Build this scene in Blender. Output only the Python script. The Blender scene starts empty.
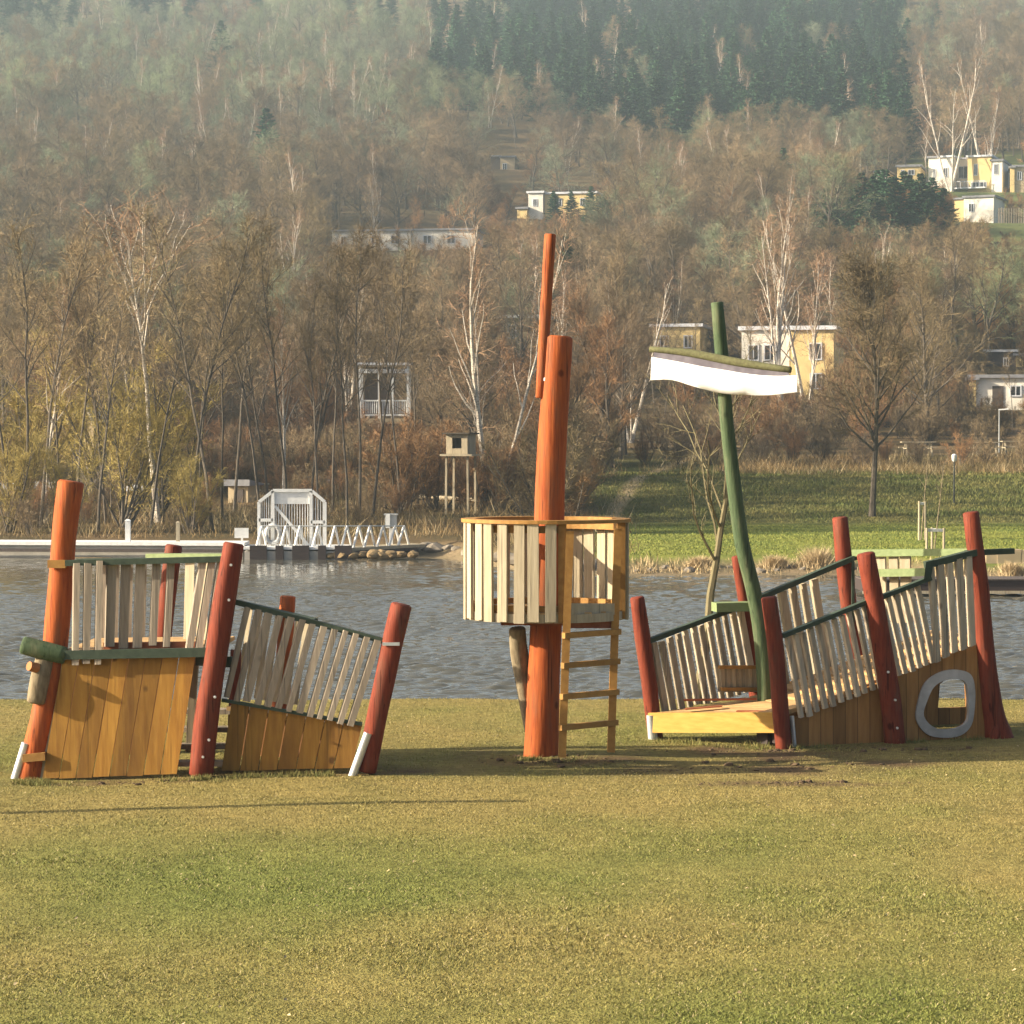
import bpy, bmesh, math, random
import numpy as np
from mathutils import Vector, Matrix, noise as mnoise

random.seed(7)
R = random.Random(11)
S = bpy.context.scene
COL = S.collection
rad = math.radians

# ------------------------------------------------------------------ camera
FPX = 2500.0
CZ = 3.07
PITCH = math.atan(62.0 / FPX)
cam_d = bpy.data.cameras.new("camera")
cam_d.sensor_width = 36.0
cam_d.lens = 36.0 * FPX / 1024.0
cam_d.clip_start = 0.5
cam_d.clip_end = 6000
cam = bpy.data.objects.new("camera", cam_d)
COL.objects.link(cam)
cam.location = (0, 0, CZ)
cam.rotation_euler = (math.pi / 2 - PITCH, 0, 0)
S.camera = cam
CP, SP = math.cos(PITCH), math.sin(PITCH)


def ray(px, py):
    a = (px - 512.0) / FPX
    b = (512.0 - py) / FPX
    return Vector((a, CP + b * SP, -SP + b * CP))


def W(px, py, Y):
    d = ray(px, py)
    t = Y / d.y
    return Vector((d.x * t, Y, CZ + d.z * t))


def onplane(px, py, p0, n):
    d = ray(px, py)
    o = Vector((0, 0, CZ))
    t = (Vector(p0) - o).dot(n) / d.dot(n)
    return o + d * t


def px_of(X, Y):
    return 512.0 + FPX * X / Y


def smooth(a, b, x):
    t = min(1.0, max(0.0, (x - a) / (b - a)))
    return t * t * (3 - 2 * t)


# ------------------------------------------------------------------ materials
def new_mat(name):
    m = bpy.data.materials.new(name)
    m.use_nodes = True
    nt = m.node_tree
    for n in list(nt.nodes):
        nt.nodes.remove(n)
    out = nt.nodes.new("ShaderNodeOutputMaterial")
    b = nt.nodes.new("ShaderNodeBsdfPrincipled")
    nt.links.new(b.outputs[0], out.inputs[0])
    return m, nt, b


def mixcol(nt, fac, a, b, blend='MIX'):
    n = nt.nodes.new("ShaderNodeMix")
    n.data_type = 'RGBA'
    n.blend_type = blend
    for sock, val in ((n.inputs[0], fac), (n.inputs[6], a), (n.inputs[7], b)):
        if hasattr(val, 'links'):
            nt.links.new(val, sock)
        elif isinstance(val, (int, float)):
            sock.default_value = val
        else:
            sock.default_value = (*val, 1)
    return n.outputs[2]


def mrange(nt, v, a, b, c, d):
    n = nt.nodes.new("ShaderNodeMapRange")
    nt.links.new(v, n.inputs[0])
    for i, q in enumerate((a, b, c, d)):
        n.inputs[i + 1].default_value = q
    return n.outputs[0]


def noise_node(nt, vec, scale, detail=4, rough=.55):
    n = nt.nodes.new("ShaderNodeTexNoise")
    n.inputs['Scale'].default_value = scale
    n.inputs['Detail'].default_value = detail
    n.inputs['Roughness'].default_value = rough
    nt.links.new(vec, n.inputs['Vector'])
    return n.outputs['Fac']


def coords(nt, world=False, stretch=(1, 1, 1)):
    if world:
        g = nt.nodes.new("ShaderNodeNewGeometry")
        v = g.outputs['Position']
    else:
        g = nt.nodes.new("ShaderNodeTexCoord")
        v = g.outputs['Object']
    mp = nt.nodes.new("ShaderNodeMapping")
    mp.inputs['Scale'].default_value = stretch
    nt.links.new(v, mp.inputs['Vector'])
    return mp.outputs[0]


def attr(nt, name, sock='Fac'):
    a = nt.nodes.new("ShaderNodeAttribute")
    a.attribute_name = name
    return a.outputs[sock]


def M(name, c1, c2=None, scale=6, stretch=(1, 1, 1), rough=.75, bump=0.0, lo=.3, hi=.7,
      rnd=0.0, objrnd=0.0, c3=None, c3amt=.35, world=False, spec=.25, metal=0.0, bdist=.01, worldvar=0.0, cracks=0.0, knots=0.0):
    m, nt, b = new_mat(name)
    v = coords(nt, world, stretch)
    f = noise_node(nt, v, scale)
    col = mixcol(nt, mrange(nt, f, lo, hi, 0, 1), c1, c2 or c1)
    if c3:                                   # stains / weathering of its own shape
        v2 = coords(nt, world, tuple(1 + (s - 1) * .5 for s in stretch))
        f2 = noise_node(nt, v2, scale * .37, 6, .65)
        col = mixcol(nt, mrange(nt, f2, .5, .68, 0, c3amt), col, c3)
    if cracks:                               # drying cracks along the grain
        fc = noise_node(nt, coords(nt, world, (24, 24, .55)), 1.5, 3, .6)
        col = mixcol(nt, mrange(nt, fc, .60, .66, 0, cracks), col, (c2[0] * .22, c2[1] * .25, c2[2] * .3))
    if knots:
        vo = nt.nodes.new("ShaderNodeTexVoronoi"); vo.inputs['Scale'].default_value = 2.6
        nt.links.new(coords(nt, world, (1, 1, .8)), vo.inputs['Vector'])
        col = mixcol(nt, mrange(nt, vo.outputs['Distance'], .05, .10, knots, 0), col, (c2[0] * .25, c2[1] * .22, c2[2] * .25))
    if rnd:
        a = mrange(nt, attr(nt, 'rnd'), 0, 1, 1 - rnd, 1 + rnd)
        n = nt.nodes.new("ShaderNodeVectorMath"); n.operation = 'SCALE'
        nt.links.new(col, n.inputs[0]); nt.links.new(a, n.inputs['Scale'])
        col = n.outputs[0]
    if objrnd:
        oi = nt.nodes.new("ShaderNodeObjectInfo")
        a = mrange(nt, oi.outputs['Random'], 0, 1, 1 - objrnd, 1 + objrnd)
        n = nt.nodes.new("ShaderNodeVectorMath"); n.operation = 'SCALE'
        nt.links.new(col, n.inputs[0]); nt.links.new(a, n.inputs['Scale'])
        col = n.outputs[0]
    if worldvar:
        wv = coords(nt, True, (1, .5, 1))
        f3 = noise_node(nt, wv, .03, 3)
        col = mixcol(nt, mrange(nt, f3, .35, .65, 0, worldvar), col,
                     (c2[0] * 1.15, c2[1] * 1.3, c2[2] * .75))
        f4 = noise_node(nt, coords(nt, True, (1, .5, 1)), .055, 2)
        n = nt.nodes.new("ShaderNodeVectorMath"); n.operation = 'SCALE'
        nt.links.new(col, n.inputs[0]); nt.links.new(mrange(nt, f4, .3, .7, .62, 1.4), n.inputs['Scale'])
        col = n.outputs[0]
    nt.links.new(col, b.inputs['Base Color'])
    b.inputs['Roughness'].default_value = rough
    b.inputs['Specular IOR Level'].default_value = spec
    b.inputs['Metallic'].default_value = metal
    if bump:
        bn = nt.nodes.new("ShaderNodeBump")
        bn.inputs['Strength'].default_value = bump
        bn.inputs['Distance'].default_value = bdist
        nt.links.new(f, bn.inputs['Height'])
        nt.links.new(bn.outputs[0], b.inputs['Normal'])
    return m


WG = (14, 14, 1.2)          # grain along local z
m_orange = M("orange_red_stain", (.42, .105, .026), (.27, .058, .017), 3, WG, .7, .45, rnd=.06, c3=(.19, .085, .045), c3amt=.75, spec=.15, cracks=.7, knots=.7)
m_red = M("red_stain", (.215, .045, .022), (.13, .026, .015), 3, WG, .7, .45, rnd=.05, c3=(.12, .055, .035), c3amt=.75, spec=.15, cracks=.7, knots=.7)
m_cut = M("sawn_end", (.45, .2, .08), (.35, .13, .05), 9, (1, 1, 1), .8, .2)
m_green = M("green_stain", (.08, .115, .058), (.048, .075, .038), 4, WG, .75, .4, c3=(.15, .155, .09), c3amt=.6, spec=.15, cracks=.6, knots=.5)
m_dgreen = M("dark_green_stain", (.05, .07, .048), (.03, .046, .033), 5, (3, 3, 3), .7, .25)
m_lgreen = M("pale_green_stain", (.21, .26, .125), (.15, .195, .085), 5, (2, 6, 6), .7, .2)
m_lichen = M("lichen_bark", (.15, .15, .07), (.09, .085, .045), 9, (4, 4, 4), .85, .5)
m_hull_warm = M("larch_planks", (.36, .19, .036), (.25, .118, .02), 2.2, (9, 9, 1.0), .65, .25, rnd=.28, c3=(.12, .05, .015), c3amt=.55, cracks=.4, knots=.85)
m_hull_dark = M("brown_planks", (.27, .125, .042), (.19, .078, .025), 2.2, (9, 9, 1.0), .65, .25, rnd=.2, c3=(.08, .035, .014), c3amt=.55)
m_slat = M("weathered_slats", (.31, .26, .205), (.21, .175, .138), 3, (12, 12, 1.0), .85, .35, rnd=.22, c3=(.16, .14, .11), c3amt=.5, cracks=.6, knots=.6)
m_slatl = M("lighter_weathered_slats", (.46, .395, .30), (.34, .285, .215), 3, (12, 12, 1.0), .85, .35, rnd=.22, c3=(.2, .17, .13), c3amt=.5, cracks=.6, knots=.6)
m_cream = M("pale_slats", (.41, .35, .25), (.32, .265, .18), 3, (12, 12, 1.0), .8, .3, rnd=.16, c3=(.25, .2, .14), c3amt=.45, cracks=.5, knots=.6)
m_deck = M("fresh_larch_deck", (.52, .34, .17), (.42, .25, .10), 2.5, (2, 9, 9), .7, .2, rnd=.15)
m_deckred = M("red_brown_board", (.33, .11, .05), (.24, .07, .03), 4, (2, 6, 6), .7, .2)
m_rim = M("orange_larch", (.37, .20, .055), (.27, .135, .035), 4, (4, 4, 4), .65, .2, rnd=.12)
m_steel = M("galvanised_steel", (.72, .74, .77), (.6, .62, .65), 20, (1, 1, 1), .38, 0, metal=.6, spec=.5)
m_bark = M("grey_brown_bark", (.27, .22, .145), (.15, .115, .07), 9, (3, 3, 1), .9, .6)
m_sail = M("white_sail", (.82, .82, .82), (.74, .75, .76), 3, (1, 1, 1), .6, .15)
m_portring = M("grey_rim", (.50, .465, .43), (.36, .33, .30), 7, (1, 1, 1), .9, .5, spec=.1)
m_bolt = M("zinc_bolt", (.75, .74, .72), None, 5, (1, 1, 1), .35, 0, metal=.4)
m_white = M("white_paint", (.80, .80, .79), (.68, .68, .66), 8, (1, 1, 1), .5, .05)
m_pier = M("pale_concrete", (.50, .47, .42), (.38, .36, .32), 2.5, (1, 1, 1), .85, .2, c3=(.2, .19, .16))
m_stone = M("shore_stone", (.23, .195, .155), (.13, .11, .085), 4, (1, 1, 1), .9, .5, objrnd=.3)
m_ochre_stone = M("ochre_stone", (.28, .20, .105), (.17, .115, .06), 4, (1, 1, 1), .9, .5, objrnd=.25)
m_dark = M("dark_planks", (.055, .04, .038), (.035, .027, .027), 3, (1, 8, 8), .7, .2)
m_grey = M("grey_metal_box", (.42, .43, .43), (.34, .35, .35), 4, (1, 1, 1), .5)
m_wallw = M("white_render", (.78, .74, .66), (.68, .63, .55), 1.2, (1, 1, 1), .85, .1)
m_wally = M("yellow_render", (.70, .53, .25), (.62, .46, .21), 1.2, (1, 1, 1), .85, .1)
m_wallt = M("tan_render", (.50, .40, .26), (.42, .33, .21), 1.2, (1, 1, 1), .85, .1)
m_walld = M("dark_timber", (.10, .08, .07), (.07, .055, .05), 3, (6, 6, 1), .8, .1)
m_turq = M("turquoise_paint", (.06, .25, .20), (.04, .18, .15), 3, (1, 1, 1), .6)
m_roof = M("grey_roof", (.26, .26, .28), (.19, .19, .21), 3, (1, 1, 1), .7)
m_roofw = M("pale_roof_edge", (.66, .67, .72), (.55, .56, .6), 3, (1, 1, 1), .6)
m_glass = M("window_glass", (.03, .035, .04), (.05, .055, .06), 2, (1, 1, 1), .12, 0, spec=.6)
m_soil = M("dark_soil", (.13, .088, .052), (.075, .05, .03), 14, (1, 1, 1), .95, .8, bdist=.03)
m_lampg = M("dark_lamp_post", (.06, .065, .06), None, 4)
m_fence = M("pale_pickets", (.45, .36, .26), (.33, .27, .2), 5, (4, 4, 1), .85, .1, rnd=.2)
m_orangebuoy = M("buoy_shell", (.70, .70, .68), (.25, .26, .28), 2.5, (1, 1, 1), .5, 0, lo=.45, hi=.55)

m_trunk = M("dark_bark", (.15, .125, .098), (.062, .052, .042), 6, (3, 3, 1), .95, .6, objrnd=.25)
m_birch = M("birch_bark", (.62, .56, .48), (.14, .11, .09), 4, (2, 2, 7), .8, .2, lo=.46, hi=.70, objrnd=.18)
m_twig = M("brown_twigs", (.25, .178, .108), (.16, .117, .076), .8, (1, 1, 1), .9, 0, objrnd=.3, worldvar=.45)
m_twigred = M("russet_twigs", (.29, .165, .08), (.19, .105, .056), .8, (1, 1, 1), .9, 0, objrnd=.3, worldvar=.3)
m_twigol = M("olive_twigs", (.42, .33, .10), (.30, .235, .075), .8, (1, 1, 1), .9, 0, objrnd=.2)
m_twigbirch = M("birch_twigs", (.33, .21, .13), (.23, .145, .09), .8, (1, 1, 1), .9, 0, objrnd=.25)
m_sap = M("sapling_bark", (.19, .165, .095), (.12, .10, .055), 6, (3, 3, 1), .9, .3)
m_twighaze = M("haze_tinted_twigs", (.25, .27, .185), (.17, .185, .125), .8, (1, 1, 1), .9, 0, objrnd=.3, worldvar=.5)  # grey-green with the haze of the upper left hillside tinted in
m_needle = M("conifer_needles", (.055, .115, .055), (.028, .070, .042), 1.2, (1, 1, 1), .8, 0, objrnd=.4, worldvar=.4)
m_reed = M("dry_reed", (.46, .36, .20), (.32, .24, .13), 3, (1, 1, 1), .9, 0, rnd=.3)
m_brush = M("brush", (.19, .125, .06), (.12, .08, .04), .5, (1, 1, 1), .95, 0, world=True, rnd=.35)


# ------------------------------------------------------------------ mesh builder
class MB:
    def __init__(s):
        s.v = []; s.f = []; s.r = []

    def _add(s, vs, fs, rnd=None):
        o = len(s.v)
        s.v += [tuple(p) for p in vs]
        r = R.random() if rnd is None else rnd
        for f in fs:
            s.f.append(tuple(i + o for i in f)); s.r.append(r)

    def hexa(s, b, t, rnd=None):
        """b: four bottom points in order, t: the four above them"""
        s._add(list(b) + list(t), [(3, 2, 1, 0), (4, 5, 6, 7), (0, 1, 5, 4), (1, 2, 6, 5), (2, 3, 7, 6), (3, 0, 4, 7)], rnd)

    def box(s, c, d, rz=0.0, rnd=None):
        c = Vector(c); x, y, z = d[0] / 2, d[1] / 2, d[2] / 2
        cr, sr = math.cos(rz), math.sin(rz)
        def q(a, b, e): return c + Vector((a * cr - b * sr, a * sr + b * cr, e))
        s.hexa([q(-x, -y, -z), q(x, -y, -z), q(x, y, -z), q(-x, y, -z)],
               [q(-x, -y, z), q(x, -y, z), q(x, y, z), q(-x, y, z)], rnd)

    def bar(s, p, q, w, h, up=(0, 0, 1), rnd=None):
        """square timber from p to q, w across, h along up"""
        p, q = Vector(p), Vector(q)
        d = (q - p).normalized()
        u = Vector(up); sd = d.cross(u)
        if sd.length < 1e-4: sd = d.cross(Vector((0, 1, 0)))
        sd.normalize(); u = sd.cross(d).normalized()
        a, b = sd * w / 2, u * h / 2
        s.hexa([p - a - b, p + a - b, p + a + b, p - a + b], [q - a - b, q + a - b, q + a + b, q - a + b], rnd)

    def panel(s, c00, c10, c11, c01, n, thick, gap, nrm, jit=0.0, wj=0.0, bj=0.0):
        """n planks side by side from the edge c00-c01 to the edge c10-c11; nrm: which way the thickness goes"""
        c00, c10, c11, c01, nrm = map(Vector, (c00, c10, c11, c01, nrm))
        nrm = nrm.normalized() * thick
        for i in range(n):
            g = gap / 2 + R.uniform(-wj, wj)
            sh = R.uniform(-wj, wj)
            u0, u1 = (i + g + sh) / n, (i + 1 - g + sh) / n
            ub = R.uniform(-bj, bj) / n
            b0, b1 = c00.lerp(c10, u0 + ub), c00.lerp(c10, u1 + ub)
            t0, t1 = c01.lerp(c11, u0), c01.lerp(c11, u1)
            e, e2 = R.uniform(-jit, jit), R.uniform(-jit, jit)
            up = (t0 - b0).normalized()
            t0 = t0 + up * e; t1 = t1 + up * (e + R.uniform(-jit, jit) * .4)
            b0 = b0 + up * e2; b1 = b1 + up * e2
            s.hexa([b0, b1, b1 + nrm, b0 + nrm], [t0, t1, t1 + nrm, t0 + nrm])

    def tube(s, pts, rads, n=12, cap=True, wob=0.0, rnd=None, closed=False):
        pts = [Vector(p) for p in pts]
        if not hasattr(rads, '__len__'): rads = [rads] * len(pts)
        m = len(pts); vs = []; fs = []
        ref = None
        for i in range(m):
            if closed: d = pts[(i + 1) % m] - pts[i - 1]
            else: d = pts[min(i + 1, m - 1)] - pts[max(i - 1, 0)]
            d.normalize()
            if ref is None:
                ref = d.cross(Vector((0, 1, 0)))
                if ref.length < .1: ref = d.cross(Vector((1, 0, 0)))
            ref = (ref - d * ref.dot(d)).normalized()
            b = d.cross(ref)
            for k in range(n):
                a = 2 * math.pi * k / n
                r = rads[i]
                if wob: r *= 1 + wob * mnoise.noise(pts[i] * 2.3 + Vector((math.cos(a) * 1.1, math.sin(a) * 1.1, 3.1)))
                vs.append(pts[i] + (ref * math.cos(a) + b * math.sin(a)) * r)
        for i in range(m if closed else m - 1):
            j = (i + 1) % m
            for k in range(n):
                k2 = (k + 1) % n
                fs.append((i * n + k, i * n + k2, j * n + k2, j * n + k))
        if cap and not closed:
            fs.append(tuple(range(n - 1, -1, -1)))
            fs.append(tuple((m - 1) * n + k for k in range(n)))
        s._add(vs, fs, rnd)

    def log(s, ctrl, rads, n=18, steps=9, wob=.09):
        """round log through control points, ends chamfered"""
        pts, rr = resample(ctrl, rads, steps)
        d0 = (pts[1] - pts[0]).normalized(); d1 = (pts[-1] - pts[-2]).normalized()
        c = rr[-1] * .16; c0 = rr[0] * .16
        pts = [pts[0], pts[0] + d0 * c0] + pts[1:-1] + [pts[-1] - d1 * c, pts[-1]]
        rr = [rr[0] * .86, rr[0]] + rr[1:-1] + [rr[-1], rr[-1] * .84]
        s.tube(pts, rr, n, True, wob)

    def build(s, name, mat, parent=None, smooth_ang=None, origin=None):
        me = bpy.data.meshes.new(name)
        o = bpy.data.objects.new(name, me)
        base = Vector((0, 0, 0))
        root = parent
        while root is not None and root.parent is not None: root = root.parent
        if root is not None: base = root.location.copy()
        elif origin is not None: base = Vector(origin)
        me.from_pydata([tuple(Vector(p) - base) for p in s.v], [], s.f)
        if origin is not None and parent is None: o.location = origin
        a = me.attributes.new('rnd', 'FLOAT', 'FACE')
        a.data.foreach_set('value', s.r)
        me.materials.append(mat)
        if smooth_ang:
            me.polygons.foreach_set('use_smooth', [True] * len(me.polygons))
            me.set_sharp_from_angle(angle=rad(smooth_ang))
        me.update()
        COL.objects.link(o)
        if parent is not None: o.parent = parent
        return o


def resample(ctrl, rads, steps):
    ctrl = [Vector(c) for c in ctrl]
    if not hasattr(rads, '__len__'): rads = [rads] * len(ctrl)
    if len(ctrl) == 2:
        return ([ctrl[0].lerp(ctrl[1], i / steps) for i in range(steps + 1)],
                [rads[0] + (rads[1] - rads[0]) * i / steps for i in range(steps + 1)])
    P = [ctrl[0] * 2 - ctrl[1]] + ctrl + [ctrl[-1] * 2 - ctrl[-2]]
    out, ro = [], []
    k = max(2, steps // (len(ctrl) - 1))
    for i in range(len(ctrl) - 1):
        a, b, c, d = P[i:i + 4]
        for j in range(k):
            t = j / k
            out.append(.5 * ((2 * b) + (c - a) * t + (2 * a - 5 * b + 4 * c - d) * t * t + (3 * b - a - 3 * c + d) * t ** 3))
            ro.append(rads[i] + (rads[i + 1] - rads[i]) * t)
    out.append(ctrl[-1]); ro.append(rads[-1])
    return out, ro


def thing(name, label, cat, loc, group=None, rz=0.0):
    o = bpy.data.objects.new(name, None)
    o.empty_display_size = .3
    COL.objects.link(o)
    o.location = loc
    o.rotation_euler = (0, 0, rz)
    tag(o, label, cat, group)
    return o


def tag(o, label=None, cat=None, group=None, kind=None):
    if label: o['label'] = label
    if cat: o['category'] = cat
    if group: o['group'] = group
    if kind: o['kind'] = kind
    return o


# ------------------------------------------------------------------ terrain
def interp(x, pts):
    if x <= pts[0][0]: return pts[0][1]
    for (a, va), (b, vb) in zip(pts, pts[1:]):
        if x <= b: return va + (vb - va) * (x - a) / (b - a)
    return pts[-1][1]


PADS = [(962, 193, 400, 14), (972, 229, 372, 11), (880, 187, 404, 7), (908, 185, 402, 7), (1018, 193, 396, 9), (552, 223, 380, 13), (404, 253, 330, 12),
        (787, 404, 190, 9), (998, 410, 185, 9), (503, 182, 450, 9), (840, 245, 304, 12), (900, 240, 304, 12), (610, 226, 352, 14)]
PADW = []
for _a, _b, _c, _r in PADS:
    _p = W(_a, _b, _c); PADW.append((_p.x, _c, _p.z, _r))
HILL = [(190, 6.5), (250, 15), (400, 45), (600, 95), (900, 172), (1300, 260), (1700, 290)]
ZL = [(70, -.35), (92, -.25), (110, .2), (130, 1.0), (150, 2.2)] + HILL
ZR = [(60, -.45), (108, -.15), (112, .45), (119, 1.75), (126, 2.05), (140, 2.8), (160, 3.9)] + HILL


def shore(px):
    return 90.5 - 12.5 * smooth(425, 560, px) - 5 * smooth(860, 1000, px)


def ht(X, Y):
    px = px_of(X, max(Y, 20))
    n = mnoise.noise(Vector((X * .35, Y * .35, 0)))
    if Y < 45:
        lip = 31.0 + .35 * mnoise.noise(Vector((X * .5, 4.1, 0)))
        z = .035 * n
        z -= .075 * math.exp(-(((X + 4.3) / 1.3) ** 2 + ((Y - 23.6) / .9) ** 2))
        z += .05 * math.exp(-(((X - .75) / .8) ** 2 + ((Y - 24.75) / .45) ** 2))
        return z - 1.6 * smooth(lip - .3, lip + 3.0, Y)
    sh = shore(px) + .8 * mnoise.noise(Vector((X * .3, 9.7, 0)))
    d = Y - sh
    if d < -1.0: return -1.6 + .8 * smooth(-7, -1, d)
    b = smooth(520, 610, px)
    z = interp(Y, ZL) * (1 - b) + interp(Y, ZR) * b
    z = -.8 + (z + .8) * smooth(-1.0, 2.6, d)
    if Y > 120: z += 1.0 * smooth(120, 300, Y) * mnoise.noise(Vector((X * .02, Y * .02, 2))) * (1 + Y / 300)
    if Y > 170:
        for (cx, cy, cz, r) in PADW:
            q = ((X - cx) / (r * 1.5)) ** 2 + ((Y - cy) / r) ** 2
            if q < 4:
                slope = .08 * (Y - cy)
                z += (cz + slope - z) * math.exp(-q * q * .6)
    return z + .06 * n


def lerp3(a, b, t): return tuple(a[i] + (b[i] - a[i]) * t for i in range(3))


LAWN1, LAWN2, SOIL = (.23, .185, .066), (.145, .158, .042), (.115, .075, .045)


def soil_amt(X, Y):
    s = 0
    for (cx, cy, rx, ry, k) in ((.8, 24.6, 1.2, .4, .95), (.35, 24.75, .6, .35, .9), (2.35, 25.5, .9, .5, .9), (2.5, 22.95, .8, .2, 1.0), (-.9, 23.7, .5, .25, .9), (2.0, 24.1, .8, .3, .8), (2.2, 24.0, 1.3, .5, .8), (3.6, 24.5, 1.2, .4, .7), (2.6, 24.8, 2.2, .6, .5), (1.9, 25.0, 3.2, 1.0, .5), (-2.6, 24.0, 2.4, .7, .4), (-.6, 24.1, 2.2, .35, .35),
                                (2.95, 24.2, .75, .25, .8), (-3.4, 23.4, 1.3, .25, .6), (-1.5, 23.6, .6, .25, .5), (4.0, 25.6, 1.2, .3, .6)):
        s = max(s, k * math.exp(-(((X - cx) / rx) ** 2 + ((Y - cy) / ry) ** 2)))
    return min(1, 1.25 * s * (.8 + .9 * mnoise.noise(Vector((X * 1.7, Y * 2.6, 21)))))


def ground_col(X, Y):
    px = px_of(X, max(Y, 12))
    n = mnoise.noise(Vector((X * .3, Y * .3, 5))); n2 = mnoise.noise(Vector((X * 1.3, Y * .9, 1)))
    if Y < 33:
        c = lerp3(LAWN1, LAWN2, min(1, max(0, .5 + .8 * n + .3 * n2 - .35 * smooth(17, 23, Y))))
        c = lerp3(c, SOIL, min(1, soil_amt(X, Y) * (1 + n2)))
        return lerp3(c, (.10, .08, .05), smooth(31.6, 32.3, Y))
    if Y < 60: return (.06, .05, .035)
    sh = shore(px); d = Y - sh
    wood = lerp3((.135, .09, .05), (.09, .07, .035), .5 + n)
    b = smooth(560, 625, px + 25 * n2)
    if Y < 108: right = lerp3((.195, .205, .045), (.13, .165, .034), min(1, max(0, .5 + 1.2 * n)))
    elif Y < 121: right = lerp3((.13, .115, .04), (.08, .09, .03), min(1, max(0, .5 + n2)))
    else:
        right = lerp3((.09, .10, .03), wood, smooth(122, 150, Y + (0 if px < 720 else 28)))
    # the worn earth path up the slope
    path = abs(px - (605 + (Y - 108) * 3.0))
    if 109 < Y < 150: right = lerp3(right, (.44, .33, .20), .8 * (1 - smooth(3, 10, path)))
    c = lerp3(wood, right, b)
    if d < 2.2: c = lerp3((.20, .155, .10), c, smooth(.4, 2.2, d))
    if Y > 330 and px > 900 and Y < 440: c = lerp3(c, (.12, .15, .05), .8)
    return c


def make_terrain():
    ys = list(np.arange(-25, 10, 5.)) + list(np.arange(10, 20, 1.)) + list(np.arange(20, 35, .22)) + list(np.arange(35, 64, 3.)) + \
        list(np.arange(64, 95, .6)) + list(np.arange(95, 160, 1.5)) + list(np.arange(160, 400, 8.)) + list(np.arange(400, 1700, 25.))
    nx = 190
    us = np.linspace(-1, 1, nx)
    us = .35 * us + .65 * us ** 3
    vs, cs, fs = [], [], []
    for y in ys:
        hw = max(35, 20 + y * .55)
        for u in us:
            x = u * hw
            vs.append((x, y, ht(x, y))); cs.append((*ground_col(x, y), 1))
    for j in range(len(ys) - 1):
        for i in range(nx - 1):
            a = j * nx + i
            fs.append((a, a + 1, a + nx + 1, a + nx))
    me = bpy.data.meshes.new("ground"); me.from_pydata(vs, [], fs)
    a = me.color_attributes.new("Col", 'FLOAT_COLOR', 'POINT')
    a.data.foreach_set('color', np.array(cs, dtype=np.float32).ravel())
    me.polygons.foreach_set('use_smooth', [True] * len(fs))
    m, nt, b = new_mat("ground_cover")
    v = coords(nt, True)
    n1 = noise_node(nt, v, 9, 6, .7); n2 = noise_node(nt, v, 1.3, 4); n3 = noise_node(nt, v, 45, 3)
    c = mixcol(nt, 1.0, attr(nt, "Col", 'Color'), mixcol(nt, mrange(nt, n1, .3, .7, 0, 1), (.62, .6, .55), (1.3, 1.32, 1.3)), 'MULTIPLY')
    c = mixcol(nt, 1.0, c, mixcol(nt, mrange(nt, n2, .3, .7, 0, 1), (.82, .85, .8), (1.16, 1.12, 1.1)), 'MULTIPLY')
    nt.links.new(c, b.inputs['Base Color'])
    b.inputs['Roughness'].default_value = .95; b.inputs['Specular IOR Level'].default_value = .1
    bn = nt.nodes.new("ShaderNodeBump"); bn.inputs['Strength'].default_value = .7; bn.inputs['Distance'].default_value = .03
    nt.links.new(n3, bn.inputs['Height']); nt.links.new(bn.outputs[0], b.inputs['Normal'])
    me.materials.append(m)
    o = bpy.data.objects.new("ground", me); COL.objects.link(o)
    tag(o, kind='structure')


make_terrain()


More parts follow.
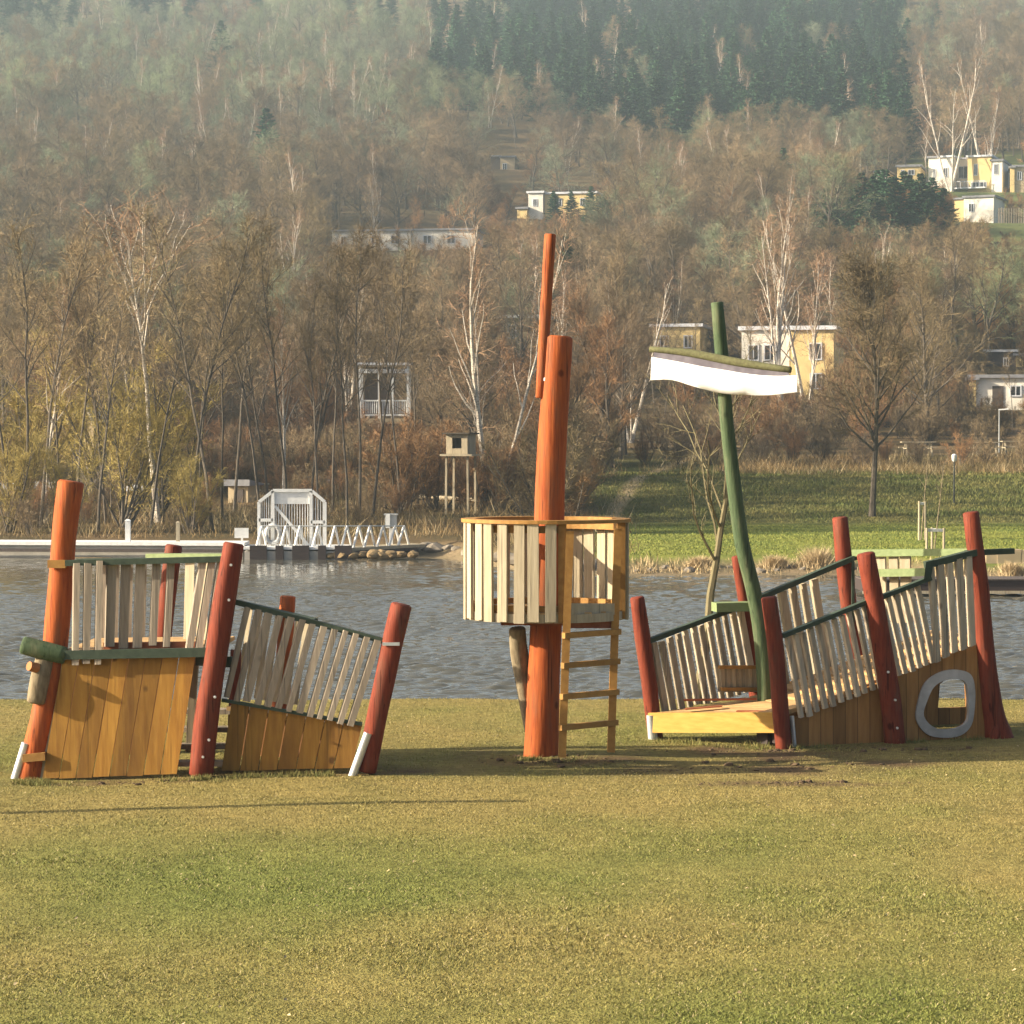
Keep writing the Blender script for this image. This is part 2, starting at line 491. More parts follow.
# ------------------------------------------------------------------ water: a lake surface with real ripples
def make_water():
    rs = np.random.RandomState(3)
    ys = np.concatenate([np.arange(29.5, 60, .055), np.arange(60, 96, .075)])
    nx = 420
    us = np.linspace(-1, 1, nx)
    Y = np.repeat(ys[:, None], nx, 1)
    X = us[None, :] * (Y * .26 + 2.5)
    Z = np.zeros_like(X)
    for k in range(80):
        lam = np.exp(rs.uniform(np.log(.12), np.log(.5)))
        th = rs.normal(math.pi / 2 + .12, .38)
        amp = .0056 * lam ** .75
        kx, ky = 2 * math.pi / lam * math.cos(th), 2 * math.pi / lam * math.sin(th)
        w = np.sin(kx * X + ky * Y + rs.uniform(0, 6.3))
        Z += amp * w
    # gusts: rougher and smoother reaches
    g = .78 + .30 * np.sin(X * .22 + Y * .13 + 1) * np.sin(Y * .21 - X * .07) + .22 * np.sin(Y * .55 + X * .11) * np.sin(X * .31 - Y * .05 + 2)
    g = g * (1.15 - .95 * np.clip((Y - 52) / 30, 0, 1))
    Z = Z + 4.0 * Z * Z
    Z = Z * g * 1.3 - .8
    v = np.stack([X, Y, Z], -1).reshape(-1, 3)
    ny = len(ys)
    idx = np.arange(ny * nx).reshape(ny, nx)
    f = np.stack([idx[:-1, :-1], idx[:-1, 1:], idx[1:, 1:], idx[1:, :-1]], -1).reshape(-1, 4)
    me = bpy.data.meshes.new("lake_water")
    me.vertices.add(len(v)); me.vertices.foreach_set('co', v.ravel())
    me.loops.add(f.size); me.loops.foreach_set('vertex_index', f.ravel())
    me.polygons.add(len(f)); me.polygons.foreach_set('loop_start', np.arange(0, f.size, 4))
    me.update(calc_edges=True); me.validate()
    me.polygons.foreach_set('use_smooth', [True] * len(me.polygons))
    m, nt, b = new_mat("lake_water")
    b.inputs['Base Color'].default_value = (.082, .08, .066, 1)
    b.inputs['Roughness'].default_value = .04
    b.inputs['IOR'].default_value = 1.333
    vv = coords(nt, True, (1, 1.6, 1))
    f1 = noise_node(nt, vv, 7, 3)
    bn = nt.nodes.new("ShaderNodeBump"); bn.inputs['Strength'].default_value = .12; bn.inputs['Distance'].default_value = .02
    nt.links.new(f1, bn.inputs['Height']); nt.links.new(bn.outputs[0], b.inputs['Normal'])
    me.materials.append(m)
    o = bpy.data.objects.new("lake_water", me); COL.objects.link(o)
    tag(o, kind='structure')
    # the lake goes on to both sides of the view
    w = MB()
    for sx in (-1, 1):
        q = [(sx * (29.5 * .26 + 2.5), 29.5), (sx * 70, 29.5), (sx * 70, 96), (sx * (96 * .26 + 2.5), 96)]
        w._add([(x, y, -.8) for x, y in q], [(0, 1, 2, 3)] if sx > 0 else [(3, 2, 1, 0)])
    o = w.build("lake_side_water", m); tag(o, kind='structure')


make_water()


# ------------------------------------------------------------------ soft stuff made of many thin blades
def blades_mesh(name, P, H, Wd, lean, cols, mat, seed=1):
    rs = np.random.RandomState(seed)
    n = len(P)
    ang = rs.uniform(0, 2 * math.pi, n); la = rs.uniform(0, 2 * math.pi, n)
    side = np.stack([np.cos(ang), np.sin(ang), np.zeros(n)], 1) * (Wd / 2)[:, None]
    tip = P + np.stack([np.cos(la) * lean * H, np.sin(la) * lean * H, H], 1)
    v = np.stack([P - side, P + side, tip], 1).reshape(-1, 3)
    me = bpy.data.meshes.new(name)
    me.vertices.add(3 * n); me.vertices.foreach_set('co', v.ravel())
    me.loops.add(3 * n); me.loops.foreach_set('vertex_index', np.arange(3 * n))
    me.polygons.add(n); me.polygons.foreach_set('loop_start', np.arange(0, 3 * n, 3))
    me.update(calc_edges=True)
    a = me.color_attributes.new("Col", 'FLOAT_COLOR', 'POINT')
    c4 = np.concatenate([np.repeat(cols, 3, 0), np.ones((3 * n, 1))], 1)
    a.data.foreach_set('color', c4.astype(np.float32).ravel())
    me.materials.append(mat)
    o = bpy.data.objects.new(name, me); COL.objects.link(o)
    return o


def blade_mat(name):
    m, nt, b = new_mat(name)
    nt.links.new(attr(nt, "Col", 'Color'), b.inputs['Base Color'])
    b.inputs['Roughness'].default_value = .7; b.inputs['Specular IOR Level'].default_value = .15
    return m


m_blade = blade_mat("grass_blades")


def make_lawn():
    rs = np.random.RandomState(5)
    N = 430000
    y = 12.6 + (30.9 - 12.6) * rs.uniform(0, 1, N) ** 1.35
    x = rs.uniform(-1, 1, N) * (y * .215 + .9)
    P, H, Wd, L, C = [], [], [], [], []
    for i in range(N):
        X, Y = x[i], y[i]
        n = mnoise.noise(Vector((X * .3, Y * .3, 5))); n2 = mnoise.noise(Vector((X * 1.3, Y * .9, 1)))
        n4 = mnoise.noise(Vector((X * 4, Y * 3, 8)))
        so = soil_amt(X, Y)
        if R.random() < min(.97, so * 1.25): continue
        if n4 < -.45 and R.random() < .6: continue
        k = .5 + 1.0 * n + .5 * n2 + R.uniform(-.3, .3) - .4 * smooth(17, 23, Y)
        c = lerp3((.268, .215, .075), (.165, .182, .046), min(1, max(0, k)))
        if R.random() < .10: c = (.34, .28, .15)
        f = R.uniform(.94, 1.06)
        P.append((X, Y, ht(X, Y) - .004)); H.append(R.uniform(.006, .020) * (1 + .6 * max(0, n2 + n4)))
        Wd.append(R.uniform(.005, .011)); L.append(R.uniform(.2, 1.8)); C.append((c[0] * f, c[1] * f, c[2] * f))
    for i in range(9000):
        a_, b_, w_ = R.choice((((-4.55, 23.5), (-3.2, 23.5), .05), ((-2.8, 23.45), (-1.5, 23.4), .05), ((2.8, 25.62), (5.1, 26.55), .06), ((-4.6, 23.6), (-4.5, 23.4), .15), ((-3.0, 23.4), (-2.85, 23.35), .12),
                               ((.1, 24.6), (.5, 24.6), .12), ((1.5, 26.5), (2.7, 25.7), .12)))
        t_ = R.random(); X = a_[0] + (b_[0] - a_[0]) * t_ + R.gauss(0, w_); Y = a_[1] + (b_[1] - a_[1]) * t_ - abs(R.gauss(0, w_))
        if mnoise.noise(Vector((X * 3, Y * 3, 44))) < -.05: continue
        c = lerp3((.26, .21, .08), (.14, .16, .045), R.random())
        P.append((X, Y, ht(X, Y) - .004)); H.append(R.uniform(.02, .075)); Wd.append(R.uniform(.004, .009)); L.append(R.uniform(.1, .9)); C.append(c)
    o = blades_mesh("grass", np.array(P), np.array(H), np.array(Wd), np.array(L), np.array(C), m_blade, 2)
    tag(o, "short tan and olive winter grass of the near meadow", "grass", kind='stuff')
    # dry leaf crumbs lying in the grass
    n = 520
    y = 12.8 + 15 * rs.uniform(0, 1, n) ** 1.3; x = rs.uniform(-1, 1, n) * (y * .21 + .5)
    mb = MB()
    for i in range(n):
        s_ = R.uniform(.006, .016); a = R.uniform(0, 6.3); z = ht(x[i], y[i]) + R.uniform(.012, .035)
        d = Vector((math.cos(a), math.sin(a), R.uniform(-.5, .5))) * s_; e = Vector((-math.sin(a), math.cos(a), R.uniform(-.5, .5))) * s_ * .6
        p = Vector((x[i], y[i], z))
        mb._add([p - d, p + e, p + d, p - e + Vector((0, 0, s_ * .4))], [(0, 1, 2), (0, 2, 3)])
    tag(mb.build("dry_leaves", M("dry_leaf", (.42, .34, .2), (.28, .2, .1), 30, (1, 1, 1), .8, 0, rnd=.4)),
        "scattered pale dry leaf crumbs on the meadow", "leaves", kind='stuff')
    # loose clods on the dug-over spots
    mb = MB()
    for i in range(520):
        cx, cy, rx, ry = R.choice(((.8, 24.6, .9, .3), (2.35, 25.5, .8, .4), (2.0, 24.1, .7, .3), (2.95, 24.2, .8, .3), (.35, 24.55, .4, .2), (4.0, 25.5, 1., .2), (-3.4, 23.35, 1.2, .12), (2.7, 25.45, .2, .12), (2.5, 22.95, .8, .15), (2.5, 22.95, .8, .15)))
        X, Y = R.gauss(cx, rx * .6), R.gauss(cy, ry * .6)
        r = R.uniform(.005, .016) if i % 14 else R.uniform(.02, .05)
        z = ht(X, Y) + r * .15
        n_ = 7; vs = []; sd_ = R.uniform(0, 99)
        for a_ in (-.9, -.3, .35, .85):
            for q in range(n_):
                an = 6.283 * q / n_ + a_
                d = Vector((math.cos(an) * math.cos(a_), math.sin(an) * math.cos(a_), math.sin(a_) * .55))
                vs.append(Vector((X, Y, z)) + d * r * (1 + .55 * mnoise.noise(d * 1.8 + Vector((sd_, 0, 0)))))
        fs_ = [(b_ * n_ + q, b_ * n_ + (q + 1) % n_, (b_ + 1) * n_ + (q + 1) % n_, (b_ + 1) * n_ + q) for b_ in range(3) for q in range(n_)] + [tuple(3 * n_ + q for q in range(n_))]
        mb._add(vs, fs_)
    tag(mb.build("soil_clods", m_soil), "dark crumbled soil clods round the freshly set timbers", "soil", kind='stuff')


make_lawn()


def make_far_grass():
    P, H, Wd, L, C = [], [], [], [], []
    for i in range(52000):
        Y = R.uniform(106, 124); px = R.uniform(560, 1100)
        X = (px - 512) / FPX * Y
        n = mnoise.noise(Vector((X * .4, Y * .6, 3)))
        if px < 640 and R.random() > (px - 560) / 80: continue
        k = min(1, max(0, .5 + n + R.uniform(-.3, .3)))
        px_ = 605 + (Y - 108) * 3.0
        if abs(px - px_) < 9 and R.random() < .6: continue
        c = lerp3((.175, .155, .05), (.10, .122, .033), k); f = R.uniform(.75, 1.2)
        P.append((X, Y, ht(X, Y) - .02)); H.append(R.uniform(.03, .13) * (.7 + .6 * k) * smooth(105, 111, Y) + .04)
        Wd.append(R.uniform(.03, .07)); L.append(R.uniform(.1, .8)); C.append(tuple(q * f for q in c))
    for i in range(26000):
        px = R.uniform(600, 1100); Y = R.uniform(shore(px) + 2.5, 108); X = (px - 512) / FPX * Y
        c = lerp3((.225, .225, .05), (.15, .185, .038), R.random())
        P.append((X, Y, ht(X, Y) - .01)); H.append(R.uniform(.03, .08)); Wd.append(R.uniform(.03, .05)); L.append(.6); C.append(c)
    o = blades_mesh("meadow_grass", np.array(P), np.array(H), np.array(Wd), np.array(L), np.array(C), m_blade, 4)
    tag(o, "green grass of the far bank and its rough embankment", "grass", kind='stuff')
    # reeds along the right shore
    P, H, Wd, L, C = [], [], [], [], []
    for i in range(6500):
        px = R.uniform(612, 1060)
        dens = .12 + .9 * max(0, mnoise.noise(Vector((px * .045, 1.7, 0))) + .1)
        if R.random() > dens: continue
        Y = shore(px) + R.uniform(-.7, 1.6); X = (px - 512) / FPX * Y
        c = lerp3((.50, .39, .22), (.30, .22, .12), R.random())
        hh = R.uniform(.10, .34) * (.5 + dens)
        P.append((X, Y, max(-.82, ht(X, Y) - .03))); H.append(hh); Wd.append(R.uniform(.02, .045)); L.append(R.uniform(.05, .6)); C.append(c)
    o = blades_mesh("reeds", np.array(P), np.array(H), np.array(Wd), np.array(L), np.array(C), m_blade, 6)
    tag(o, "low straw coloured reeds along the far right shoreline", "reeds", kind='stuff')


make_far_grass()


def reed_clump(px, h, w, label):
    Y = shore(px) + .6
    c = W(px, 570, Y); c.z = ht(c.x, Y)
    P, H, Wd, L, C = [], [], [], [], []
    for i in range(1500):
        a = R.uniform(0, 6.28); r = abs(R.gauss(0, .45)) * w
        X = math.cos(a) * r; Yy = math.sin(a) * r * .7
        P.append((X, Yy, -.05)); H.append(h * R.uniform(.25, .85) * max(.3, 1 - .35 * r / w)); Wd.append(R.uniform(.02, .04)); L.append(R.uniform(.1, 1.1))
        C.append(lerp3((.56, .44, .27), (.34, .25, .14), R.random()))
    o = blades_mesh("reed_clump", np.array(P), np.array(H), np.array(Wd), np.array(L), np.array(C), m_blade, int(px))
    o.location = c
    tag(o, label, "reeds", "taller clumps of dry reed")


reed_clump(818, .95, .75, "large pale dry reed clump behind the right ship's rear handrail")
reed_clump(775, .6, .5, "smaller dry reed clump just right of the green mast")
reed_clump(700, .55, .5, "dry reed clump behind the small bare tree, far shore")
reed_clump(1012, .6, .4, "dry reed clump by the stone blocks at the right edge")

# ------------------------------------------------------------------ the play ship, left half
def Yl(px): return 23.72 - (px - 40) / 325 * .22


def F(px, py, dy=0.0): return W(px, py, Yl(px) + dy)


PX = 23.8 / FPX
LN = Vector((-.07, 1, 0)).normalized()
LS = Vector((-.62, 1, 0)).normalized()   # slats set a little askew, their left edges turned to the front       # into the ship

ship = thing("play_ship", "left half of the wooden play ship, with red posts, grey slats and tan plank hull", "play ship", (F(190, 772).x, 24.4, 0), "halves of the wooden play ship")


def post(parent, ctrl, rads, mat, label=None, steps=12):
    mb = MB(); mb.log(ctrl, rads, 18, steps, .10)
    o = mb.build("post", mat, parent, 50)
    if label: o['label'] = label
    return o


def bolts(parent, pts, nrm=(0, -1, 0)):
    for p in pts:
        mb = MB()
        p = Vector(p); mb.tube([p, p + Vector(nrm) * .016], [.014, .011], 8)
        mb.build("bolt", m_bolt, parent, 40)


pA = post(ship, [F(26, 790, .12), F(37, 745, .12), F(47, 700, .12), F(55, 648, .12), F(60, 590, .12), F(64, 535, .12), F(71, 481, .12)],
          [.135, .125, .12, .12, .12, .12, .125], m_orange, "tall orange-red post at the far left, bent outward at its foot")
mb = MB(); mb.tube([F(12, 789, .03), F(26, 743, .03)], .042, 14); mb.build("shoe", m_steel, pA, 40)
pB = post(ship, [F(201, 776, -.10), F(206, 725, -.10), F(216, 655, -.10), F(226, 590, -.10), F(234, 543, -.08)], [.115, .115, .108, .105, .098], m_red)
mb = MB(); mb.tube([F(204, 784, -.12), F(205, 771, -.12)], .035, 12); mb.build("shoe", m_steel, pB, 40)
bolts(pB, [F(209, 740, -.205), F(215, 697, -.205), F(229, 600, -.19), F(231, 565, -.185), F(203, 757, -.21)])
pC = post(ship, [F(366, 772, 0), F(376, 722, 0), F(388, 664, 0), F(402, 604, 0)], [.09, .098, .1, .1], m_red)
mb = MB(); mb.tube([F(351, 780, -.09), F(368, 733, -.09)], .04, 14); mb.build("shoe", m_steel, pC, 40)
mb = MB(); mb.box(F(391, 644, -.1), (.16, .02, .03)); mb.build("strap", m_steel, pC)
pD = post(ship, [F(150, 756, 1.65), F(157, 690, 1.65), F(164, 625, 1.65), F(174, 545, 1.65)], [.09, .09, .088, .085], m_red)
bolts(pD, [F(172, 585, 1.55), F(168, 610, 1.55)])
post(ship, [F(276, 752, 1.5), F(282, 690, 1.5), F(288, 596, 1.5)], [.085, .085, .08], m_orange)

# hull: two plank walls in front, two behind
mb = MB(); mb.panel(F(42, 779), F(177, 774), F(196, 655), F(63, 656), 8, .045, .05, LN, .006)
hp = mb.build("hull_panel", m_hull_warm, ship); hp['label'] = "tan plank wall under the upper deck, leaning to the right"
mb = MB(); mb.panel(F(40, 779, .05), F(44, 779, .05), F(64, 658, .05), F(59, 660, .05), 1, .05, 0, LN); mb.build("trim", m_cream, hp)
mb = MB(); mb.panel(F(221, 771), F(352, 768), F(363, 724), F(231, 703), 7, .045, .05, LN, .004)
hp2 = mb.build("hull_panel", m_hull_warm, ship); hp2['label'] = "low sloping plank wall of the ship's lower end"
mb = MB(); mb.panel(F(55, 760, 1.5), F(150, 757, 1.5), F(165, 657, 1.5), F(70, 657, 1.5), 6, .04, .06, LN)
mb.build("hull_panel", m_hull_dark, ship)
mb = MB(); mb.panel(F(240, 758, 1.45), F(345, 756, 1.2), F(352, 722, 1.2), F(248, 704, 1.45), 6, .04, .06, LN)
mb.build("hull_panel", m_hull_dark, ship)

# upper deck with its beam and the log sticking out
mb = MB()
a, b = F(64, 654, .03), F(212, 652, .03)
back = Vector((.05, 1.5, 0))
for i in range(11):
    t0, t1 = i / 11 + .004, (i + 1) / 11 - .004
    mb.hexa([a + back * t0, b + back * t0, b + back * t1, a + back * t1], [p + Vector((0, 0, .04)) for p in (a + back * t0, b + back * t0, b + back * t1, a + back * t1)])
dk = mb.build("deck", m_deck, ship)
mb = MB(); mb.bar(F(104, 647, .08), F(196, 646, .08), .05, .085); mb.build("fascia", m_deckred, dk)
mb = MB(); mb.bar(F(60, 655, -.035), F(216, 652, -.035), .07, .085); mb.build("beam", m_dgreen, ship)
mb = MB(); mb.log([F(22, 645, -.03), F(42, 650, -.02), F(66, 656, 0)], [.085, .09, .085], 16, 8, .15); mb.build("log_end", m_green, ship, 50)['label'] = "green round log sticking out to the left below the deck"
mb = MB(); mb.log([F(36, 703, .0), F(40, 680, .0), F(46, 654, .04)], [.088, .095, .09], 16, 8, .15)
st = mb.build("log_stub", m_bark, ship, 50); st['label'] = "short bark-covered log hanging below the green log"
mb = MB(); mb.tube([F(37, 668, -.06), F(29, 666, -.13)], [.05, .045], 12); mb.build("sawn_knot", m_cut, st, 40)
mb = MB(); mb.bar(F(24, 758, .0), F(46, 756, .0), .09, .075); mb.build("foot_block", m_rim, ship)

# upper rail
mb = MB()
mb.panel(F(70, 664, -.06), F(104, 664, -.06), F(106, 562, -.06), F(71, 562, -.06), 3, .035, .42, LS, .016, .06)
mb.panel(F(104, 648, .02), F(173, 646, .02), F(178, 563, .02), F(106, 562, .02), 5, .035, .45, LS, .016, .07)
mb.panel(F(184, 656, -.02), F(212, 655, -.02), F(226, 560, -.02), F(199, 561, -.02), 3, .035, .35, LS, .02, .06)
rl = mb.build("railing", m_slat, ship); rl['label'] = "weathered grey slat railing of the upper deck"
mb = MB(); mb.bar(F(66, 563, .0), F(229, 559, .0), .09, .055); mb.build("handrail", m_dgreen, rl)
mb = MB(); mb.bar(F(48, 564, -.02), F(66, 564, -.02), .05, .075); mb.build("end_block", m_rim, rl)
q = 1.55
mb = MB()
mb.panel(F(182, 652, 1.25), F(207, 654, 1.05), F(209, 561, 1.05), F(184, 562, 1.25), 2, .035, .22, LN, .01, .04)
rr = mb.build("railing", m_cream, ship); rr['label'] = "two wide pale boards at the back of the upper deck"
mb = MB(); mb.panel(F(80, 648, 1.62), F(150, 648, 1.62), F(152, 563, 1.62), F(82, 563, 1.62), 5, .035, .62, LS, .01, .06)
mb.build("railing", m_slat, ship)
mb = MB(); mb.bar(F(78, 561, 1.6), F(226, 559, 1.3), .07, .05); mb.build("handrail", m_dgreen, rr)
mb = MB(); mb.bar(F(150, 556, 1.42), F(226, 556, .95), .14, .05); mb.build("handrail", m_lgreen, rr)

# lower rail
mb = MB(); mb.panel(F(222, 697, -.05), F(356, 727, -.05), F(384, 641, -.05), F(243, 606, -.05), 13, .035, .47, LS, .012, .05, .05)
rl = mb.build("railing", m_slat, ship); rl['label'] = "grey slat railing sloping down towards the right post"
mb = MB(); mb.bar(F(236, 602, .0), F(392, 643, .0), .07, .05); mb.build("handrail", m_dgreen, rl)
mb = MB(); mb.bar(F(222, 700, -.015), F(362, 724, -.015), .05, .03); mb.build("bottom_rail", m_dgreen, rl)
mb = MB(); mb.panel(F(232, 694, 1.45), F(300, 706, 1.15), F(312, 622, 1.15), F(246, 606, 1.45), 7, .035, .5, LN, .01, .06)
rr = mb.build("railing", m_cream, ship); rr['label'] = "pale slat railing at the back of the lower deck"
mb = MB(); mb.bar(F(244, 604, 1.42), F(316, 621, 1.12), .07, .05); mb.build("handrail", m_dgreen, rr)
# lower deck
a0, a1, b1, b0 = F(226, 706, .06), F(358, 728, .06), F(350, 726, 1.15), F(240, 704, 1.4)
mb = MB()
for i in range(12):
    t0, t1 = i / 12 + .005, (i + 1) / 12 - .005
    c = [a0.lerp(a1, t0), a0.lerp(a1, t1), b0.lerp(b1, t1), b0.lerp(b1, t0)]
    mb.hexa([p - Vector((0, 0, .04)) for p in c], c)
mb.build("deck", m_deck, ship)
# steps between the two walls
for k, (py, dy) in enumerate(((763, .25), (746, .5), (729, .75), (711, 1.0))):
    mb = MB(); mb.bar(F(168, py, dy), F(236, py, dy), .2, .045); mb.build("step", m_slat, ship)
mb = MB(); mb.bar(F(189, 752, .6), F(196, 650, .6), .07, .07, (0, 1, 0)); mb.build("upright", m_cream, ship)
mb = MB(); mb.bar(F(232, 764, 1.0), F(236, 650, 1.0), .1, .08, (0, 1, 0)); mb.build("upright", m_red, ship)
mb = MB(); mb.bar(F(196, 660, .08), F(232, 662, .08), .06, .1); mb.build("beam", m_dgreen, ship)

mb = MB(); mb.log([Vector((-7.6, 20.75, -.1)), Vector((-7.0, 20.9, 1.4)), Vector((-6.9, 20.95, 2.85))], [.075, .07, .065], 14, 8, .1)  # unseen post, added so that its shadow streaks the lawn
tag(mb.build("shadow_post", m_red, None, 50, (-7.6, 20.75, 0)), "unseen slender red post left of the play ship, added to cast a shadow streak on the lawn", "post")

# ------------------------------------------------------------------ lookout tower
TY = 24.9
TC = W(546, 600, TY); TX = TC.x
tw = thing("lookout_tower", "round slatted crow's nest on a thick orange-red mast, with a wooden ladder", "play tower", (TX, TY, 0))
TPX = TY / FPX
mb = MB(); mb.log([W(540, 768, TY), W(542, 720, TY), W(545, 650, TY), W(548, 560, TY), W(551, 470, TY), W(555, 400, TY), W(559, 336, TY)],
                  [.175, .165, .158, .15, .148, .14, .135], 24, 18, .07)
mast = mb.build("mast", m_orange, tw, 50)
mb = MB(); mb.log([W(540.5, 398, TY - .02), W(545, 320, TY - .02), W(550.5, 234, TY - .02)], [.05, .056, .058], 14, 10, .06)
mb.build("topmast", m_orange, tw, 50)['label'] = "thin orange pole fixed to the left of the mast top"
mb = MB(); mb.bar(W(541, 380, TY - .02), W(556, 378, TY - .1), .06, .03); mb.build("strap", m_steel, mast)
ZF, ZT, RT = 1.45, 2.355, .79


def circ(a, r, z): return Vector((TX + r * math.cos(rad(a)), TY + r * math.sin(rad(a)), z))


def ring(mb, r0, r1, z0, z1, a0, a1, n):
    for i in range(n):
        b0, b1 = a0 + (a1 - a0) * i / n, a0 + (a1 - a0) * (i + 1) / n
        mb.hexa([circ(b0, r0, z0), circ(b0, r1, z0), circ(b1, r1, z0), circ(b1, r0, z0)],
                [circ(b0, r0, z1), circ(b0, r1, z1), circ(b1, r1, z1), circ(b1, r0, z1)], .5)


mb = MB()
for i in range(13):                                     # boards of the round floor, split round the mast
    y0, y1 = -.78 + i * .12, -.78 + (i + 1) * .12 - .008
    ym = max(abs(y0), abs(y1)); hw = math.sqrt(max(.02, .79 ** 2 - min(ym, .78) ** 2))
    spans = [(-hw, hw)] if ym > .24 else [(-hw, -.17), (.17, hw)]
    for (xa, xb) in spans:
        mb.hexa([(TX + xa, TY + y0, ZF), (TX + xb, TY + y0, ZF), (TX + xb, TY + y1, ZF), (TX + xa, TY + y1, ZF)],
                [(TX + xa, TY + y0, ZF + .045), (TX + xb, TY + y0, ZF + .045), (TX + xb, TY + y1, ZF + .045), (TX + xa, TY + y1, ZF + .045)])
fl = mb.build("floor", m_deck, tw)
mb = MB()
for x in (-.30, .22): mb.bar((TX + x, TY - .68, ZF - .03), (TX + x, TY + .68, ZF - .03), .07, .055)
for y in (-.24, .24): mb.bar((TX - .45, TY + y, ZF - .085), (TX + .45, TY + y, ZF - .085), .07, .05)
mb.build("joist", m_deckred, fl)
mb = MB(); ring(mb, .755, .79, ZF - .055, ZF + .03, 0, 360, 48); mb.build("edge_band", m_cream, fl)
mb = MB(); ring(mb, .715, .765, ZF + .05, ZF + .11, -12, 278, 40); mb.build("hoop", m_rim, tw)
mb = MB(); ring(mb, .715, .765, ZT - .09, ZT - .02, -12, 278, 40)
hoop = mb.build("hoop", m_rim, tw)
mb = MB(); ring(mb, .70, .845, ZT, ZT + .035, 0, 360, 56); mb.build("rim", m_rim, tw)
mb = MB()
na = list(np.arange(180, 276, 11.6)) + list(np.arange(-8, 75, 10.5)) + list(np.arange(75, 180, 15.5))
for i, a in enumerate(na):
    a += R.uniform(-1.2, 1.2); w = R.uniform(.10, .118)
    t = Vector((-math.sin(rad(a)), math.cos(rad(a)), 0)) * w / 2
    o_ = Vector((math.cos(rad(a)), math.sin(rad(a)), 0)) * .03
    lo, hi = circ(a, .795, ZF - .05 + R.uniform(-.012, .012)), circ(a + R.uniform(-.8, .8), .795, ZT - .002)
    mb.hexa([lo - t, lo + t, lo + t + o_, lo - t + o_], [hi - t, hi + t, hi + t + o_, hi - t + o_])
mb.build("railing", m_cream, tw)
for a in (-16, 281):
    mb = MB(); mb.bar(circ(a, .77, ZF - .05), circ(a, .77, ZT), .08, .07, (0, 1, 0)); mb.build("upright", m_rim, tw)
# ladder
la0, la1 = W(562, 757, 24.12), W(570, 531, 24.12)
lb0, lb1 = W(611, 752, 24.5), W(618, 529, 24.5)
ld_parts = []
for (p, q) in ((la0, la1), (lb0, lb1)):
    mb = MB(); mb.bar(p, q, .075, .075, (0, 1, 0)); mb.build("ladder_rail", m_rim, tw)
for py in (635, 665, 696, 727):
    t = (757 - py) / (757 - 531)
    p, q = la0.lerp(la1, t), lb0.lerp(lb1, t)
    e = (q - p).normalized() * .05; f = Vector((.3, -.8, 0)).normalized() * .03
    mb = MB(); mb.bar(p - e + f, q + e + f, .05, .055); mb.build("rung", m_rim, tw)
mb = MB(); mb.bar(W(568, 609, 24.14), W(617, 609, 24.5), .03, .11); mb.build("threshold", m_cream, tw)
mb = MB(); mb.bar(W(569, 622, 24.2), W(616, 622, 24.56), .05, .12); mb.build("threshold", m_deckred, tw)
# bark log brace under the floor
mb = MB(); mb.log([W(517, 628, TY + .0), W(520, 655, TY + .06), W(525, 690, TY + .14), W(535, 742, TY + .2)], [.085, .092, .088, .075], 14, 9, .25)
mb.build("brace", m_bark, tw, 60)['label'] = "grey-brown bark log bracing the floor on the left"

# ------------------------------------------------------------------ the play ship, right half
P1 = Vector((2.80, 25.75, 0))
AX = Vector((.933, .36, 0)).normalized(); BX = Vector((-AX.y, AX.x, 0))
BS = BX - AX * .5            # slats set a little askew


def RP(px, py, b): return onplane(px, py, P1 + BX * b, BX)


def RS(s, b, z): return P1 + AX * s + BX * b + Vector((0, 0, z))


bow = thing("play_ship", "right half of the wooden play ship, with porthole, yellow deck, green mast and sail", "play ship", (P1.x + 1.0, 26.6, 0), "halves of the wooden play ship")
post(bow, [RP(784, 754, -.08), RP(781, 715, -.08), RP(776, 655, -.08), RP(769, 597, -.08)], [.085, .088, .085, .082], m_red)
post(bow, [RP(896, 748, -.1), RP(889, 690, -.1), RP(878, 620, -.1), RP(866, 553, -.1)], [.115, .108, .1, .095], m_red)
pF3 = post(bow, [RP(1000, 744, 0), RP(994, 718, 0), RP(987, 670, 0), RP(980, 590, 0), RP(971, 512, 0)], [.165, .125, .105, .095, .085], m_red, "tall red post at the far right with a flared foot")
mb = MB()
for (x1, y1, b_) in ((1011, 744, .0), (992, 747, -.12), (1007, 746, -.1)):
    ps_, rs_ = resample([RP(990, 680, b_ * .1), RP(995, 712, b_ * .3), RP((1000 + x1) / 2, 732, b_ * .7), RP(x1, y1, b_)], [.05, .07, .06, .03], 12)
    mb.tube(ps_, rs_, 12, True, .25)
mb.build("root_flare", m_red, pF3, 60)
pR1 = post(bow, [RP(656, 742, 1.3), RP(650, 690, 1.3), RP(643, 640, 1.3), RP(637, 597, 1.3)], [.08, .084, .085, .078], m_red)
mb = MB(); mb.tube([RP(653, 742, 1.19), RP(651, 715, 1.19)], .05, 14); mb.build("shoe", m_steel, pR1, 40)
post(bow, [RP(760, 736, 1.38), RP(754, 675, 1.38), RP(746, 610, 1.38), RP(737, 556, 1.38)], [.075, .075, .072, .066], m_red)
post(bow, [RP(866, 728, 1.38), RP(855, 650, 1.38), RP(847, 590, 1.38), RP(840, 517, 1.38)], [.095, .095, .092, .085], m_red)
bolts(bow, [RP(895, 700, -.21), RP(897, 728, -.215), RP(888, 672, -.21)], tuple(-BX))

# hull side with the porthole
PORT = [(920, 717), (923, 700), (930, 685), (943, 677), (958, 676), (967, 682), (969, 702), (967, 722), (954, 731), (932, 730)]


